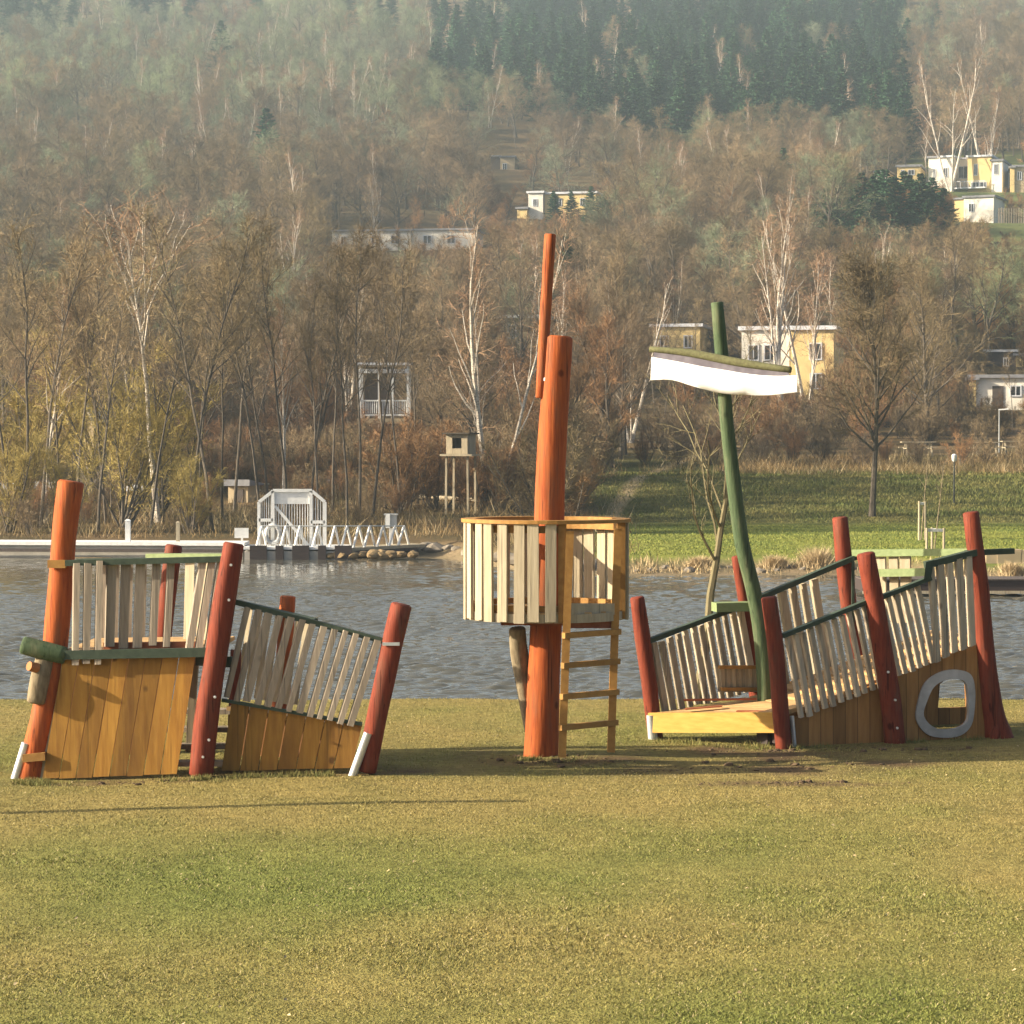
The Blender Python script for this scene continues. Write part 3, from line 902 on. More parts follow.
def holed_panel(name, outer, hole, b, thick, mat, parent):
    bm = bmesh.new()
    base = parent.location
    def loop(pl):
        vs = [bm.verts.new(RP(x, y, b) - base) for x, y in pl]
        return [bm.edges.new((vs[i], vs[(i + 1) % len(vs)])) for i in range(len(vs))]
    es = loop(outer) + (loop(hole) if hole else [])
    bmesh.ops.triangle_fill(bm, use_beauty=True, use_dissolve=False, edges=es)
    if sum((f.normal.dot(-BX) for f in bm.faces)) < 0: bmesh.ops.reverse_faces(bm, faces=bm.faces[:])
    r = bmesh.ops.extrude_face_region(bm, geom=bm.faces[:])
    bmesh.ops.translate(bm, vec=BX * thick, verts=[v for v in r['geom'] if isinstance(v, bmesh.types.BMVert)])
    bmesh.ops.recalc_face_normals(bm, faces=bm.faces[:])
    me = bpy.data.meshes.new(name); bm.to_mesh(me); bm.free()
    at = me.attributes.new('su', 'FLOAT', 'POINT')
    at.data.foreach_set('value', [(Vector(v.co) + base - P1).dot(AX) / .145 + .05 * v.co.z for v in me.vertices])
    me.materials.append(mat)
    o = bpy.data.objects.new(name, me); COL.objects.link(o); o.parent = parent
    return o


def plank_attr_mat(name, c1, c2):
    m, nt, b = new_mat(name)
    su = attr(nt, 'su')
    fl = nt.nodes.new("ShaderNodeMath"); fl.operation = 'FLOOR'; nt.links.new(su, fl.inputs[0])
    fr = nt.nodes.new("ShaderNodeMath"); fr.operation = 'FRACT'; nt.links.new(su, fr.inputs[0])
    wn = nt.nodes.new("ShaderNodeTexWhiteNoise"); wn.noise_dimensions = '1D'; nt.links.new(fl.outputs[0], wn.inputs['W'])
    f = noise_node(nt, coords(nt, False, (9, 9, 1)), 2.2)
    col = mixcol(nt, mrange(nt, f, .3, .7, 0, 1), c1, c2)
    n = nt.nodes.new("ShaderNodeVectorMath"); n.operation = 'SCALE'
    nt.links.new(col, n.inputs[0]); nt.links.new(mrange(nt, wn.outputs['Value'], 0, 1, .72, 1.25), n.inputs['Scale'])
    seam = nt.nodes.new("ShaderNodeMath"); seam.operation = 'LESS_THAN'; seam.inputs[1].default_value = .035
    nt.links.new(fr.outputs[0], seam.inputs[0])
    col = mixcol(nt, seam.outputs[0], n.outputs[0], (.03, .015, .008))
    nt.links.new(col, b.inputs['Base Color']); b.inputs['Roughness'].default_value = .65
    b.inputs['Specular IOR Level'].default_value = .25
    bn = nt.nodes.new("ShaderNodeBump"); bn.inputs['Strength'].default_value = .25; bn.inputs['Distance'].default_value = .01
    nt.links.new(f, bn.inputs['Height']); nt.links.new(bn.outputs[0], b.inputs['Normal'])
    return m


m_hp = plank_attr_mat("brown_hull_planks", (.36, .18, .058), (.25, .118, .036))
pl = [(792, 750), (985, 742), (982, 640), (893, 677), (792, 719)]
hp = holed_panel("hull_panel", pl, PORT, 0, .05, m_hp, bow)
hp['label'] = "dark brown plank wall with a porthole, rising to the right"
ring_ = PORT[-2:] + PORT + PORT[:3]
ctr, rr_ = resample([RP(x, y, 0) for x, y in ring_], .04, 72)
kk_ = 72 // (len(ring_) - 1)
ctr = ctr[2 * kk_: (2 + len(PORT)) * kk_]
mid = sum(ctr, Vector()) / len(ctr)
mb = MB(); nn_ = len(ctr); lo_, li_ = [], []
for i_, p_ in enumerate(ctr):
    d_ = (p_ - mid).normalized(); w_ = 1 + .25 * mnoise.noise(p_ * 4.0)
    lo_.append(p_ + d_ * .062 * w_); li_.append(p_ - d_ * .03 * w_)
for i_ in range(nn_):
    k_ = (i_ + 1) % nn_
    f0_, f1_ = -BX * .05, BX * .004
    mb.hexa([li_[i_] + f0_ * .8, lo_[i_] + f0_ * .45, lo_[i_] + f1_, li_[i_] + f1_], [li_[k_] + f0_ * .8, lo_[k_] + f0_ * .45, lo_[k_] + f1_, li_[k_] + f1_], .5)
mb.build("porthole_rim", m_portring, hp, 60)
mb = MB(); mb.tube([RP(795, 752, -.04), RP(792, 716, -.04)], .022, 8); mb.build("edge_strip", m_steel, hp, 40)
# rear hull wall, with its own opening
pr = [(770, 736), (975, 728), (972, 640), (890, 677), (770, 713)]
holed_panel("hull_panel", pr, [(938, 708), (940, 684), (948, 678), (966, 679), (967, 707)], 1.3, .04, m_hp, bow)

# decks
def quad_boards(mb, p00, p10, p11, p01, n, th, gap=.05):
    for i in range(n):
        t0, t1 = (i + gap / 2) / n, (i + 1 - gap / 2) / n
        c = [p00.lerp(p01, t0), p10.lerp(p11, t0), p10.lerp(p11, t1), p00.lerp(p01, t1)]
        mb.hexa([p - Vector((0, 0, th)) for p in c], c)


d_l, d_r = RP(651, 713, 1.22), RS(-.02, .02, .36)
rb, fb = RS(.28, 1.25, .38), RS(.24, .04, .42)
mb = MB(); quad_boards(mb, d_l, d_r, fb, rb, 6, .045)
dk = mb.build("deck", m_deck, bow); dk['label'] = "low sunlit yellow deck at the open end"
mb = MB()
e = (d_r - d_l).normalized(); out = Vector((-e.y * -1, e.x * -1, 0))
mb.bar(d_l + out * .03 - Vector((0, 0, .10)), d_r + out * .03 - Vector((0, 0, .10)), .06, .21)
mb.build("fascia", M("yellow_larch", (.55, .34, .085), (.46, .25, .05), 3, (2, 2, 9), .65, .2), dk)
for p_, q_, w_, h_ in ((RP(685, 709, .9), RP(722, 706, .75), .09, .012), (RP(737, 711, .45), RP(772, 711, .2), .07, .012), (RP(684, 700, 1.15), RP(756, 699, .95), .06, .02)):
    mb = MB(); mb.bar(p_, q_, w_, h_); mb.build("inlay", m_deckred, dk)
mb = MB(); mb.box(RS(.02, .1, .2), (.12, .14, .34), .37); mb.box(RS(.0, .3, .1), (.2, .2, .18), .5); mb.build("block", m_dark, dk)
mb = MB()
n = 14
for i in range(n):                                       # ramp of cross boards, each a little above the last
    s0, s1 = .24 + i * (2.3 / n), .24 + (i + 1) * (2.3 / n) - .012
    z = .40 + .69 * (i / n)
    mb.hexa([RS(s0, .05, z - .045), RS(s1, .05, z - .02), RS(s1, 1.27, z - .02), RS(s0, 1.27, z - .045)],
            [RS(s0, .05, z), RS(s1, .05, z + .025), RS(s1, 1.27, z + .025), RS(s0, 1.27, z)])
mb.build("ramp", m_deck, bow)['label'] = "rising ramp of cross boards towards the bow"

# front rail
mb = MB(); mb.panel(RP(799, 720, -.05), RP(886, 686, -.05), RP(869, 604, -.05), RP(785, 640, -.05), 11, .035, .56, BS, .012, .05, .04)
r1 = mb.build("railing", m_slatl, bow); r1['label'] = "grey slat railing between the two nearest right-hand posts"
mb = MB(); mb.bar(RP(782, 636, -.05), RP(868, 601, -.05), .08, .045); mb.build("handrail", m_dgreen, r1)
mb = MB(); mb.panel(RP(897, 678, -.05), RP(938, 661, -.05), RP(922, 582, -.05), RP(878, 600, -.05), 6, .035, .54, BS, .012, .05, .04)
mb.panel(RP(934, 663, -.08), RP(978, 643, -.08), RP(974, 556, -.08), RP(927, 568, -.08), 5, .035, .44, BS, .012, .04, .04)
r2 = mb.build("railing", m_slatl, bow); r2['label'] = "grey slat railing stepping up towards the far right post"
mb = MB(); mb.bar(RP(874, 600, -.05), RP(930, 578, -.05), .08, .045)
mb.hexa([RP(924, 579, -.1), RP(931, 579, -.1), RP(931, 579, -.03), RP(924, 579, -.03)], [RP(926, 562, -.1), RP(934, 560, -.1), RP(934, 560, -.03), RP(926, 562, -.03)])
mb.bar(RP(926, 565, -.03), RP(976, 552, -.03), .1, .07); mb.build("handrail", m_dgreen, r2)
# rear rails
mb = MB(); mb.panel(RP(663, 714, 1.3), RP(760, 690, 1.3), RP(745, 607, 1.3), RP(651, 645, 1.3), 12, .04, .52, BS, .014, .06)
r3 = mb.build("railing", m_slatl, bow); r3['label'] = "grey slat railing at the back left of the yellow deck"
mb = MB(); mb.bar(RP(646, 642, 1.28), RP(730, 610, 1.28), .08, .05); mb.bar(RP(722, 609, 1.34), RP(760, 604, 1.34), .06, .045); mb.build("handrail", m_dgreen, r3)
mb = MB(); mb.bar(RP(714, 607, 1.2), RP(758, 606, 1.1), .24, .095); mb.build("shelf", m_lgreen, r3)
mb = MB(); mb.panel(RP(784, 690, 1.3), RP(835, 672, 1.3), RP(820, 576, 1.3), RP(768, 597, 1.3), 5, .045, .5, BS, .014, .06)
r4 = mb.build("railing", m_cream, bow); r4['label'] = "rear railing with only five pale slats left of its gap"
mb = MB(); mb.bar(RP(754, 600, 1.28), RP(860, 555, 1.28), .08, .055); mb.build("handrail", m_dgreen, r4)
# little slatted hatch standing on the deck
mb = MB(); mb.panel(RP(721, 692, 1.12), RP(760, 692, 1.12), RP(759, 667, 1.12), RP(720, 667, 1.12), 7, .05, .4, BX - AX * .8, .0, .05)
ht_ = mb.build("hatch", m_cream, bow)
mb = MB(); mb.bar(RP(719, 667, 1.1), RP(760, 667, 1.1), .05, .035); mb.bar(RP(721, 689, 1.1), RP(761, 689, 1.1), .05, .035); mb.build("frame", m_rim, ht_)
# bow cross boards between the rear post and the far right post
pa, pb = RP(851, 553, 1.3), RP(975, 552, -.02)
nb = (pb - pa).normalized(); nn = Vector((-nb.y, nb.x, 0))
def BP(px, py, off=0.0): return onplane(px, py, pa + nn * off, nn)
mb = MB(); mb.bar(BP(853, 553), BP(968, 552), .05, .075); mb.build("bow_board", m_lgreen, bow)
mb = MB(); mb.bar(BP(873, 573, -.06), BP(932, 572, -.06), .05, .085); mb.build("bow_board", m_lgreen, bow)
mb = MB(); mb.bar(RP(966, 553, .02), RP(1013, 551, .02), .07, .06); mb.build("bow_board", m_dgreen, bow)
mb = MB(); mb.panel(BP(876, 625, .03), BP(914, 622, .03), BP(912, 556, .03), BP(874, 557, .03), 3, .03, .22, nn, .0, .08); mb.build("bow_gate", m_cream, bow)
mb = MB(); mb.bar(RP(853, 640, 1.25), RP(853, 556, 1.25), .03, .04, (0, 1, 0)); mb.build("upright", m_dgreen, bow)
# mast, yard and sail
b_ = .95
mb = MB(); mb.log([RP(766, 704, b_), RP(764.5, 680, b_), RP(761.5, 637, b_), RP(753.5, 590, b_), RP(742, 543, b_), RP(733, 477, b_), RP(726.5, 420, b_), RP(723, 370, b_), RP(717, 302, b_)],
                  [.088, .085, .082, .08, .078, .076, .074, .072, .066], 18, 24, .10)
mst = mb.build("mast", m_green, bow, 50); mst['label'] = "crooked green mast"
mp_ = RP(722, 360, b_ - .1)
yd = Vector((.90, -.43, 0)).normalized(); yn = Vector((yd.y, -yd.x, 0))
def YP(px, py, off=0.0): return onplane(px, py, mp_ + yn * off, yn)
mb = MB(); mb.log([YP(650, 349), YP(690, 353), YP(740, 363), YP(791, 370)], [.032, .042, .045, .036], 12, 12, .18)
yo = mb.build("yard", m_lichen, mst, 60)
top = [(652, 357), (675, 361), (700, 366), (725, 370), (750, 374), (775, 376), (797, 375)]
bot = [(651, 380), (672, 380), (696, 387), (720, 393), (745, 395), (772, 395), (797, 392)]
mb = MB()
tp, _ = resample([YP(x, y, .03) for x, y in top], 1, 18); bp_, _ = resample([YP(x, y, .03) for x, y in bot], 1, 18)
nrows = 5; vs = []; fs = []
for sgn in (0, 1):
    for j in range(nrows + 1):
        for i in range(len(tp)):
            p = tp[i].lerp(bp_[i], j / nrows)
            bil = .05 * math.sin(math.pi * j / nrows) * math.sin(math.pi * i / (len(tp) - 1)) + .012 * math.sin(i * 1.3)
            vs.append(p + yn * (bil + sgn * .012))
nc = len(tp); off = nc * (nrows + 1)
for j in range(nrows):
    for i in range(nc - 1):
        a = j * nc + i
        fs.append((a, a + 1, a + nc + 1, a + nc)); fs.append((a + off, a + nc + off, a + nc + 1 + off, a + 1 + off))
for i in range(nc - 1):
    fs.append((i, i + off, i + 1 + off, i + 1)); a = nrows * nc + i; fs.append((a, a + 1, a + 1 + off, a + off))
for j in range(nrows):
    a = j * nc; fs.append((a, a + nc, a + nc + off, a + off)); a = j * nc + nc - 1; fs.append((a, a + off, a + nc + off, a + nc))
mb._add(vs, fs, .5); mb.build("sail", m_sail, mst, 60)
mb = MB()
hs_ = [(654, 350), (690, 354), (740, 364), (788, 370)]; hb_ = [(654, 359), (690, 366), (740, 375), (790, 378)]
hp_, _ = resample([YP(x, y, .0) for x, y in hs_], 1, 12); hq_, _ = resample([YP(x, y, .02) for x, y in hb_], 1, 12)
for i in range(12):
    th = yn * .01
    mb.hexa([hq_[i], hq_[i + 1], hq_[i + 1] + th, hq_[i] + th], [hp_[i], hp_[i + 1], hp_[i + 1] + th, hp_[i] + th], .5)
mb.build("shade_strip", M("painted_shade_grey", (.17, .155, .18), (.10, .09, .11), 9, (1, 1, 1), .9, .3), yo)  # dark strip: shade between yard and sail put into its colour

# ------------------------------------------------------------------ trees
def perp(d):
    p = d.cross(Vector((R.uniform(-1, 1), R.uniform(-1, 1), R.uniform(-1, 1))))
    return p.normalized() if p.length > 1e-3 else Vector((1, 0, 0))


def rot_dir(d, ang):
    """d turned by ang away from itself in a random direction"""
    return (d * math.cos(ang) + perp(d) * math.sin(ang)).normalized()


def twig(mb, p, d, L, w):
    q = perp(d) * w
    mb.v += [tuple(p - q), tuple(p + q), tuple(p + d * L)]
    n = len(mb.v); mb.f.append((n - 3, n - 2, n - 1)); mb.r.append(R.random())


def branch_pts(p, d, L, n, wander, up):
    pts = [p.copy()]
    for i in range(n):
        d = (d + Vector((R.gauss(0, wander), R.gauss(0, wander), R.gauss(0, wander) + up))).normalized()
        p = p + d * (L / n)
        pts.append(p.copy())
    return pts


def at(pts, t):
    f = t * (len(pts) - 1); i = min(int(f), len(pts) - 2)
    return pts[i].lerp(pts[i + 1], f - i), (pts[i + 1] - pts[i]).normalized()


def make_tree(name, H, r0, f0, limbs, lim_ang, lim_len, tw_mat, bark, stems=1, spread=.12, up=.05, subs=7, twn=9, tww=.0085, twl=.9, shrub=False, droop=0.0, thin=1.0):
    tb, cb = MB(), MB()
    for sidx in range(stems):
        d0 = Vector((R.gauss(0, spread), R.gauss(0, spread), 1)).normalized() if stems > 1 or shrub else Vector((R.gauss(0, .05), R.gauss(0, .05), 1)).normalized()
        h = H * (1 if sidx == 0 else R.uniform(.7, .98))
        rr = r0 * (1 if sidx == 0 else R.uniform(.55, .85))
        tp = branch_pts(Vector((R.gauss(0, .12) * (stems > 1), R.gauss(0, .12) * (stems > 1), -.25)), d0, h * .94 + .25, 10, .05, .06)
        tb.tube(tp, [rr * (1.25 if i == 0 else 1) * (1 - .9 * i / 10) + .008 for i in range(11)], 7, True, .1)
        nl = limbs if stems == 1 else max(4, int(limbs / stems * 1.35))
        for k in range(nl):
            t = f0 + (.97 - f0) * (k + R.random()) / nl
            p, d = at(tp, t)
            ang = rad(R.uniform(*lim_ang)) * (1.12 - .35 * t)
            ld = rot_dir(d, ang); ld = (ld + Vector((0, 0, .10 + up))).normalized()
            L = h * lim_len * R.uniform(.65, 1.15) * (1.25 - .85 * (t - f0) / (1 - f0))
            lp = branch_pts(p, ld, L, 6, .10, up)
            rl = (rr * (1 - .85 * t) * .5 + .006) * thin
            tb.tube(lp, [rl * (1 - .85 * i / 6) + .004 for i in range(7)], 5, False)
            for q in range(subs):
                u = .2 + .8 * (q + R.random()) / subs
                sp, sd = at(lp, min(u, .999))
                sd = rot_dir(sd, rad(R.uniform(25, 60))); sd = (sd + Vector((0, 0, .12 - droop))).normalized()
                sl = L * R.uniform(.28, .5) * (1.2 - .6 * u)
                spn = branch_pts(sp, sd, sl, 3, .16, up * .5 - droop * .4)
                (cb if tww > .006 else tb).tube(spn, [q_ * thin for q_ in (.011, .009, .006, .003)], 3, False)
                for w in range(twn):
                    v = (w + R.random()) / twn
                    p2, d2 = at(spn, min(v, .999))
                    d2 = rot_dir(d2, rad(R.uniform(15, 55))); d2 = (d2 + Vector((0, 0, .1 - droop))).normalized()
                    l2 = twl * R.uniform(.4, 1.1)
                    twig(cb, p2, d2, l2, tww)
                    for e in range(3):
                        p3 = p2 + d2 * l2 * R.uniform(.15, .85)
                        d3 = (rot_dir(d2, rad(R.uniform(20, 60))) + Vector((0, 0, -droop))).normalized()
                        twig(cb, p3, d3, l2 * R.uniform(.35, .7), tww * .8)
    root = bpy.data.objects.new(name, None); COL.objects.link(root)
    root.empty_display_size = 1
    t = tb.build("trunk", bark, root, 40)
    c = cb.build("crown", tw_mat, root)
    return root, t, c


def make_conifer(name, H, r0, wid, f0=.05, layers=22, per=9):
    tb, cb = MB(), MB()
    tp = branch_pts(Vector((0, 0, -.2)), Vector((0, 0, 1)), H, 8, .015, .05)
    tb.tube(tp, [r0 * (1 - .93 * i / 8) for i in range(9)], 7)
    for l in range(layers):
        for k in range(per):
            t = f0 + (1 - f0) * (l + R.uniform(-.3, 1.3)) / layers
            t = min(.99, max(f0, t)); p, d = at(tp, t)
            Lmax = wid * (1 - t) ** .75 * (1 if t > .2 else .75 + t) + .15
            a = R.uniform(0, 6.283); L = Lmax * R.uniform(.45, 1.15)
            dv = Vector((math.cos(a), math.sin(a), R.uniform(-.38, .22) + .35 * t)).normalized()
            bp = branch_pts(p, dv, L, 4, .08, .03)
            tb.tube(bp, [.03, .022, .015, .01, .004], 3, False)
            ns = max(5, int(L * 10))
            for q in range(ns):
                u = .15 + .85 * (q + R.random()) / ns
                p2, d2 = at(bp, min(u, .999))
                sl = (.25 + .30 * (1 - u)) * (.6 + .18 * L)
                for sg in (1, -1):
                    sd = Vector((-d2.y * sg, d2.x * sg, R.uniform(-.5, .1))) + d2 * R.uniform(.4, 1.0)
                    sd.normalize()
                    n = perp(sd) * (.06 + .04 * R.random())
                    v0 = p2 - n; v1 = p2 + n; m = p2 + sd * sl * .5
                    cb._add([v0, m - n * 1.6, p2 + sd * sl, m + n * 1.6], [(0, 1, 2, 3)])
    root = bpy.data.objects.new(name, None); COL.objects.link(root)
    t = tb.build("trunk", m_trunk, root, 40); c = cb.build("crown", m_needle, root)
    return root, t, c


PROTO = {}
def proto(key, fn, *a, **k):
    PROTO.setdefault(key, []).append([fn(*a, **k), False, ])


for i in range(4):
    proto('slim', make_tree, "bare_tree", 13.5, .065, .42, 20, (22, 55), .19, m_twig, m_trunk, subs=5, twn=7, twl=.8)
for i in range(4):
    proto('wide', make_tree, "bare_tree", 11.5, .17, .2, 26, (34, 72), .34, m_twig, m_trunk, subs=9, twn=10, twl=.9)
for i in range(2):
    proto('grey', make_tree, "bare_tree", 11.5, .15, .18, 24, (34, 72), .36, m_twighaze, m_trunk, subs=9, twn=10, twl=.9)
for i in range(2):
    proto('russet', make_tree, "russet_tree", 9.0, .13, .12, 26, (28, 60), .30, m_twigred, m_trunk, subs=8, twn=9, twl=.8, stems=2)
for i in range(3):
    proto('birch', make_tree, "birch_tree", 13.5, .15, .28, 26, (18, 42), .24, m_twigbirch, m_birch, stems=3, spread=.16, subs=5, twn=6, twl=.9, droop=.12)
for i in range(2):
    proto('birch1', make_tree, "birch_tree", 13.5, .12, .35, 16, (18, 45), .22, m_twigbirch, m_birch, subs=6, twn=7, twl=.9, droop=.15)
for i in range(2):
    proto('olive', make_tree, "willow_bush", 5.0, .06, .10, 40, (12, 38), .34, m_twigol, m_trunk, stems=7, spread=.34, subs=6, twn=7, twl=.6, shrub=True)
for i in range(3):
    proto('shrub', make_tree, "bare_shrub", 3.2, .035, .08, 44, (15, 45), .36, m_twigred if i == 0 else m_twig, m_trunk, stems=8, spread=.4, subs=5, twn=6, twl=.45, shrub=True)
for i in range(3):
    proto('conifer', make_conifer, "conifer_tree", 13.0, .17, 3.1, .03, 26, 11)
USED = {}
TREE_LABEL = {}


def place_tree(kind, px, Y, h, label, cat, group=None, var=None, rz=None, tilt=0.0, base=None):
    X = (px - 512) / FPX * Y
    lst = PROTO[kind]
    ent = lst[(var if var is not None else R.randrange(len(lst))) % len(lst)]
    (root, t, c), used = ent
    href = {'slim': 13.5, 'wide': 11.5, 'grey': 11.5, 'russet': 9, 'birch': 13.5, 'birch1': 13.5, 'olive': 5, 'shrub': 3.2, 'conifer': 13}[kind]
    if used:
        r2 = root.copy(); COL.objects.link(r2)
        for ch in (t, c):
            cc = ch.copy(); COL.objects.link(cc); cc.parent = r2
        for k in list(r2.keys()): del r2[k]
    else:
        r2 = root; ent[1] = True
    s = h / href
    r2.location = (X, Y, ht(X, Y) if base is None else base)
    r2.rotation_euler = (tilt, 0, R.uniform(0, 6.28) if rz is None else rz)
    wx = 1.75 if kind == 'conifer' else 1.0
    r2.scale = (s * wx * R.uniform(.9, 1.1), s * wx * R.uniform(.9, 1.1), s)
    tag(r2, label, cat, group)
    return r2


def hpx(pxh, Y): return pxh * Y / FPX


# things that trees should not hide: px0, px1, y0, y1, distance
KEEP = [(124, 146, 476, 492, 116), (164, 183, 458, 478, 128), (222, 251, 470, 494, 119), (75, 97, 403, 428, 128), (824, 952, 186, 232, 288), (738, 838, 326, 385, 190), (968, 1026, 372, 402, 185), (870, 1026, 153, 192, 400), (950, 996, 196, 226, 372), (518, 600, 190, 220, 380),
        (330, 478, 226, 246, 330, .965), (358, 410, 362, 415, 150, .93), (441, 474, 431, 484, 110), (650, 700, 322, 344, 205), (985, 1020, 348, 374, 215), (888, 1026, 450, 466, 140),
        (490, 516, 155, 178, 450), (1000, 1026, 208, 236, 372)]


def hides(px, Y, h, half):
    X = (px - 512) / FPX * Y
    g = ht(X, Y)
    yb = 450 - (g - CZ) / Y * FPX; yt = yb - h / Y * FPX
    for a, b, y0, y1, D, *pr_ in KEEP:
        if pr_ and R.random() > pr_[0]: continue
        if Y < D + 2 and px + half > a and px - half < b and yt < y1 - .25 * (y1 - y0) and yb > y0: return True
    return False


# --- the small bare tree on the near shore
nt_, ntt, ntc = make_tree("bare_tree", 3.95, .062, .48, 11, (22, 58), .46, m_sap, m_sap, subs=5, twn=3, tww=.0035, twl=.30, up=.03, thin=.62)
nb_ = W(693, 704, 30.2); nt_.location = (nb_.x, 30.2, ht(nb_.x, 30.2)); nt_.rotation_euler = (0, rad(-1.0), 5.6)
tag(nt_, "small bare multi-branched tree on the near shore behind the green mast", "tree")

# --- left wood behind the pier: slim dark trunks
SL = "slim bare dark-trunked tree in the wood behind the white pier"
for px, Y, h, vr in ((12, 100, 11, 0), (28, 97, 12, 1), (40, 99, 12.5, 2), (58, 104, 10, 3), (74, 101, 12, 0), (98, 98, 10, 1), (106, 103, 11, 2),
                     (122, 108, 12, 3), (150, 99, 10, 0), (163, 104, 11, 1), (189, 97, 12.4, 2), (197, 110, 11, 0), (213, 98, 12.8, 3), (222, 106, 11, 1),
                     (234, 112, 13, 2), (262, 100, 11.5, 0), (271, 107, 12, 3), (287, 100, 12.6, 1), (309, 104, 12.2, 2), (318, 98, 10.5, 0),
                     (333, 112, 12, 3), (347, 99, 11.5, 1), (359, 101, 12.5, 2), (372, 108, 12, 0), (385, 115, 13, 1), (402, 112, 12, 3), (418, 118, 11, 2)):
    place_tree('slim', px, Y, h * 1.03, SL, "tree", "slim dark trees behind the pier", vr)
for px, Y, h, lab in ((46, 104, 10.0, "tall white-trunked birch leaning left behind the far left red post"), (285, 102, 9.5, "pale pinkish birch trunk in the wood above the white sign"),
                      ):
    place_tree('birch1', px, Y, h, lab, "birch")
fb_, _t, _c = make_tree("birch_tree", 13.6, .085, .60, 15, (14, 46), .36, m_twigbirch, m_birch, subs=5, twn=6, twl=.7)
fb_.location = ((158 - 512) / FPX * 104, 104, ht((158 - 512) / FPX * 104, 104)); fb_.scale = (1.45, 1.45, .9); tag(fb_, "spreading pale birch with a fan of white forks, rising above the left wood", "birch")
for px, Y, h, lab in ((22, 108, 7.4, "olive-yellow willow bush at the left edge of the wood"), (120, 101, 6.0, "wide olive willow bush behind the two pier posts"),
                      (98, 122, 8.6, "tallest olive-green willow above the pale gabled hut"), (150, 106, 6.2, "olive willow bush left of the dark slim trunks, behind the pier"),
                      (188, 96, 3.2, "low olive bush on the bank right of the second pier post"), (70, 96.5, 3.4, "low olive bush on the bank behind the far left red post"),
                      (10, 97, 4.0, "low olive bush at the very left edge, at the waterside")):
    place_tree('olive', px, Y, h, lab, "bush")
TH = "reddish brown bare thicket shrub between the pier and the tower"
for i in range(34):
    px = R.uniform(395, 590); Y = R.uniform(98, 135)
    h = R.uniform(2.2, 4.6)
    if hides(px, Y, h, 12): continue
    place_tree('shrub', px, Y, h, TH, "shrub", "thicket shrubs behind the tower")
UB = "low bare brown shrub in the undergrowth of the left wood"
for i in range(52):
    px = R.uniform(-20, 400); Y = R.uniform(95, 128)
    h = R.uniform(.9, 2.0)
    if hides(px, Y, h, 12): continue
    place_tree('shrub', px, Y, h, UB, "shrub", "undergrowth shrubs of the left wood")
# prominent trees
place_tree('birch', 487, 113, hpx(308, 113), "tall forked white birch left of the tower mast", "birch", None, 1, .6)
place_tree('birch', 783, 168, hpx(240, 168), "pair-stemmed white birch in front of the yellow and white house", "birch", None, 2, 2.0)
place_tree('birch', 806, 172, hpx(225, 172), "tall white birch beside the flat-roofed yellow house, right of its twin", "birch", None, 0, 4.0)
place_tree('birch', 950, 398, hpx(150, 398), "big white birch on the hill directly above the white houses", "birch", None, 1, 3.0)
place_tree('birch', 985, 404, hpx(140, 404), "white birch on the hill above the white houses, right one of the pair", "birch", None, 0, 5.0)
place_tree('birch1', 835, 205, hpx(130, 205), "slender white birch above the brown tree on the right lawn", "birch")
place_tree('birch', 955, 235, hpx(120, 235), "pale pinkish birch below the white hillside cube house", "birch", None, 2)
place_tree('birch', 215, 430, hpx(75, 430), "white forked birch high on the left hillside", "birch", None, 1)
place_tree('birch', 385, 470, hpx(70, 470), "white forked birch high up left of the fir wood", "birch", None, 0)
place_tree('birch', 680, 330, hpx(90, 330), "white birch on the slope just below the fir wood", "birch", None, 2)
lt_, _t, _c = make_tree("bare_tree", 11.2, .14, .27, 34, (28, 62), .33, m_twig, m_trunk, subs=10, twn=13, twl=.8, tww=.009)
lt_.location = ((872 - 512) / FPX * 110, 110, ht((872 - 512) / FPX * 110, 110)); tag(lt_, "broad brown bare tree standing on the right lawn embankment", "tree")
place_tree('russet', 560, 120, hpx(170, 120), "russet bushy tree right behind the tower mast", "tree", None, 0)
place_tree('russet', 615, 128, hpx(190, 128), "russet tree right of the tower mast, above the earth path", "tree", None, 1)
place_tree('russet', 533, 118, hpx(150, 118), "russet bushy tree just left of the tower mast, behind the thicket", "tree", None, 1)
# row on the right beyond the embankment
RB = "bare brown tree beyond the embankment on the right"
for i in range(34):
    px = R.uniform(640, 1060); Y = R.uniform(136, 184)
    h = R.uniform(5, 9.5)
    k = R.choice(('wide', 'wide', 'slim', 'russet'))
    if hides(px, Y, h, 26): continue
    place_tree(k, px, Y, h, {'russet': "russet bushy tree beyond the embankment on the right"}.get(k, RB), "tree", {'russet': "russet trees beyond the embankment"}.get(k, "bare trees beyond the embankment"))
for i in range(12):
    px = 650 + i * 34 + R.uniform(-8, 8)
    place_tree('shrub', px, R.uniform(129, 134), R.uniform(1.5, 2.2), "low bare brown shrub of the hedge line on top of the embankment", "shrub", "hedge shrubs on the embankment")
for i in range(8):
    px = 655 + i * 22; Y = R.uniform(142, 152)
    if not hides(px, Y, 2.5, 10):
        place_tree('shrub', px, Y, R.uniform(2, 3), "bare brown shrub below the yellow house, above the path", "shrub", "shrubs below the yellow house")
for px, Y, h in ((748, 176, 3.6), (768, 172, 3.0), (826, 178, 4.2), (838, 174, 5.0), (812, 170, 2.6), (792, 168, 2.4), (735, 170, 4.4)):
    place_tree('russet', px, Y, h, "russet bush at the foot of the flat-roofed white and yellow house", "bush", "russet bushes before the yellow house")
for px, Y, h in ((655, 186, 9.5), (676, 180, 9.0), (694, 184, 8.5), (664, 176, 6.5)):
    place_tree('slim', px, Y, h, "slim bare tree in front of the yellow house left of the sail", "tree", "slim trees before the yellow house")
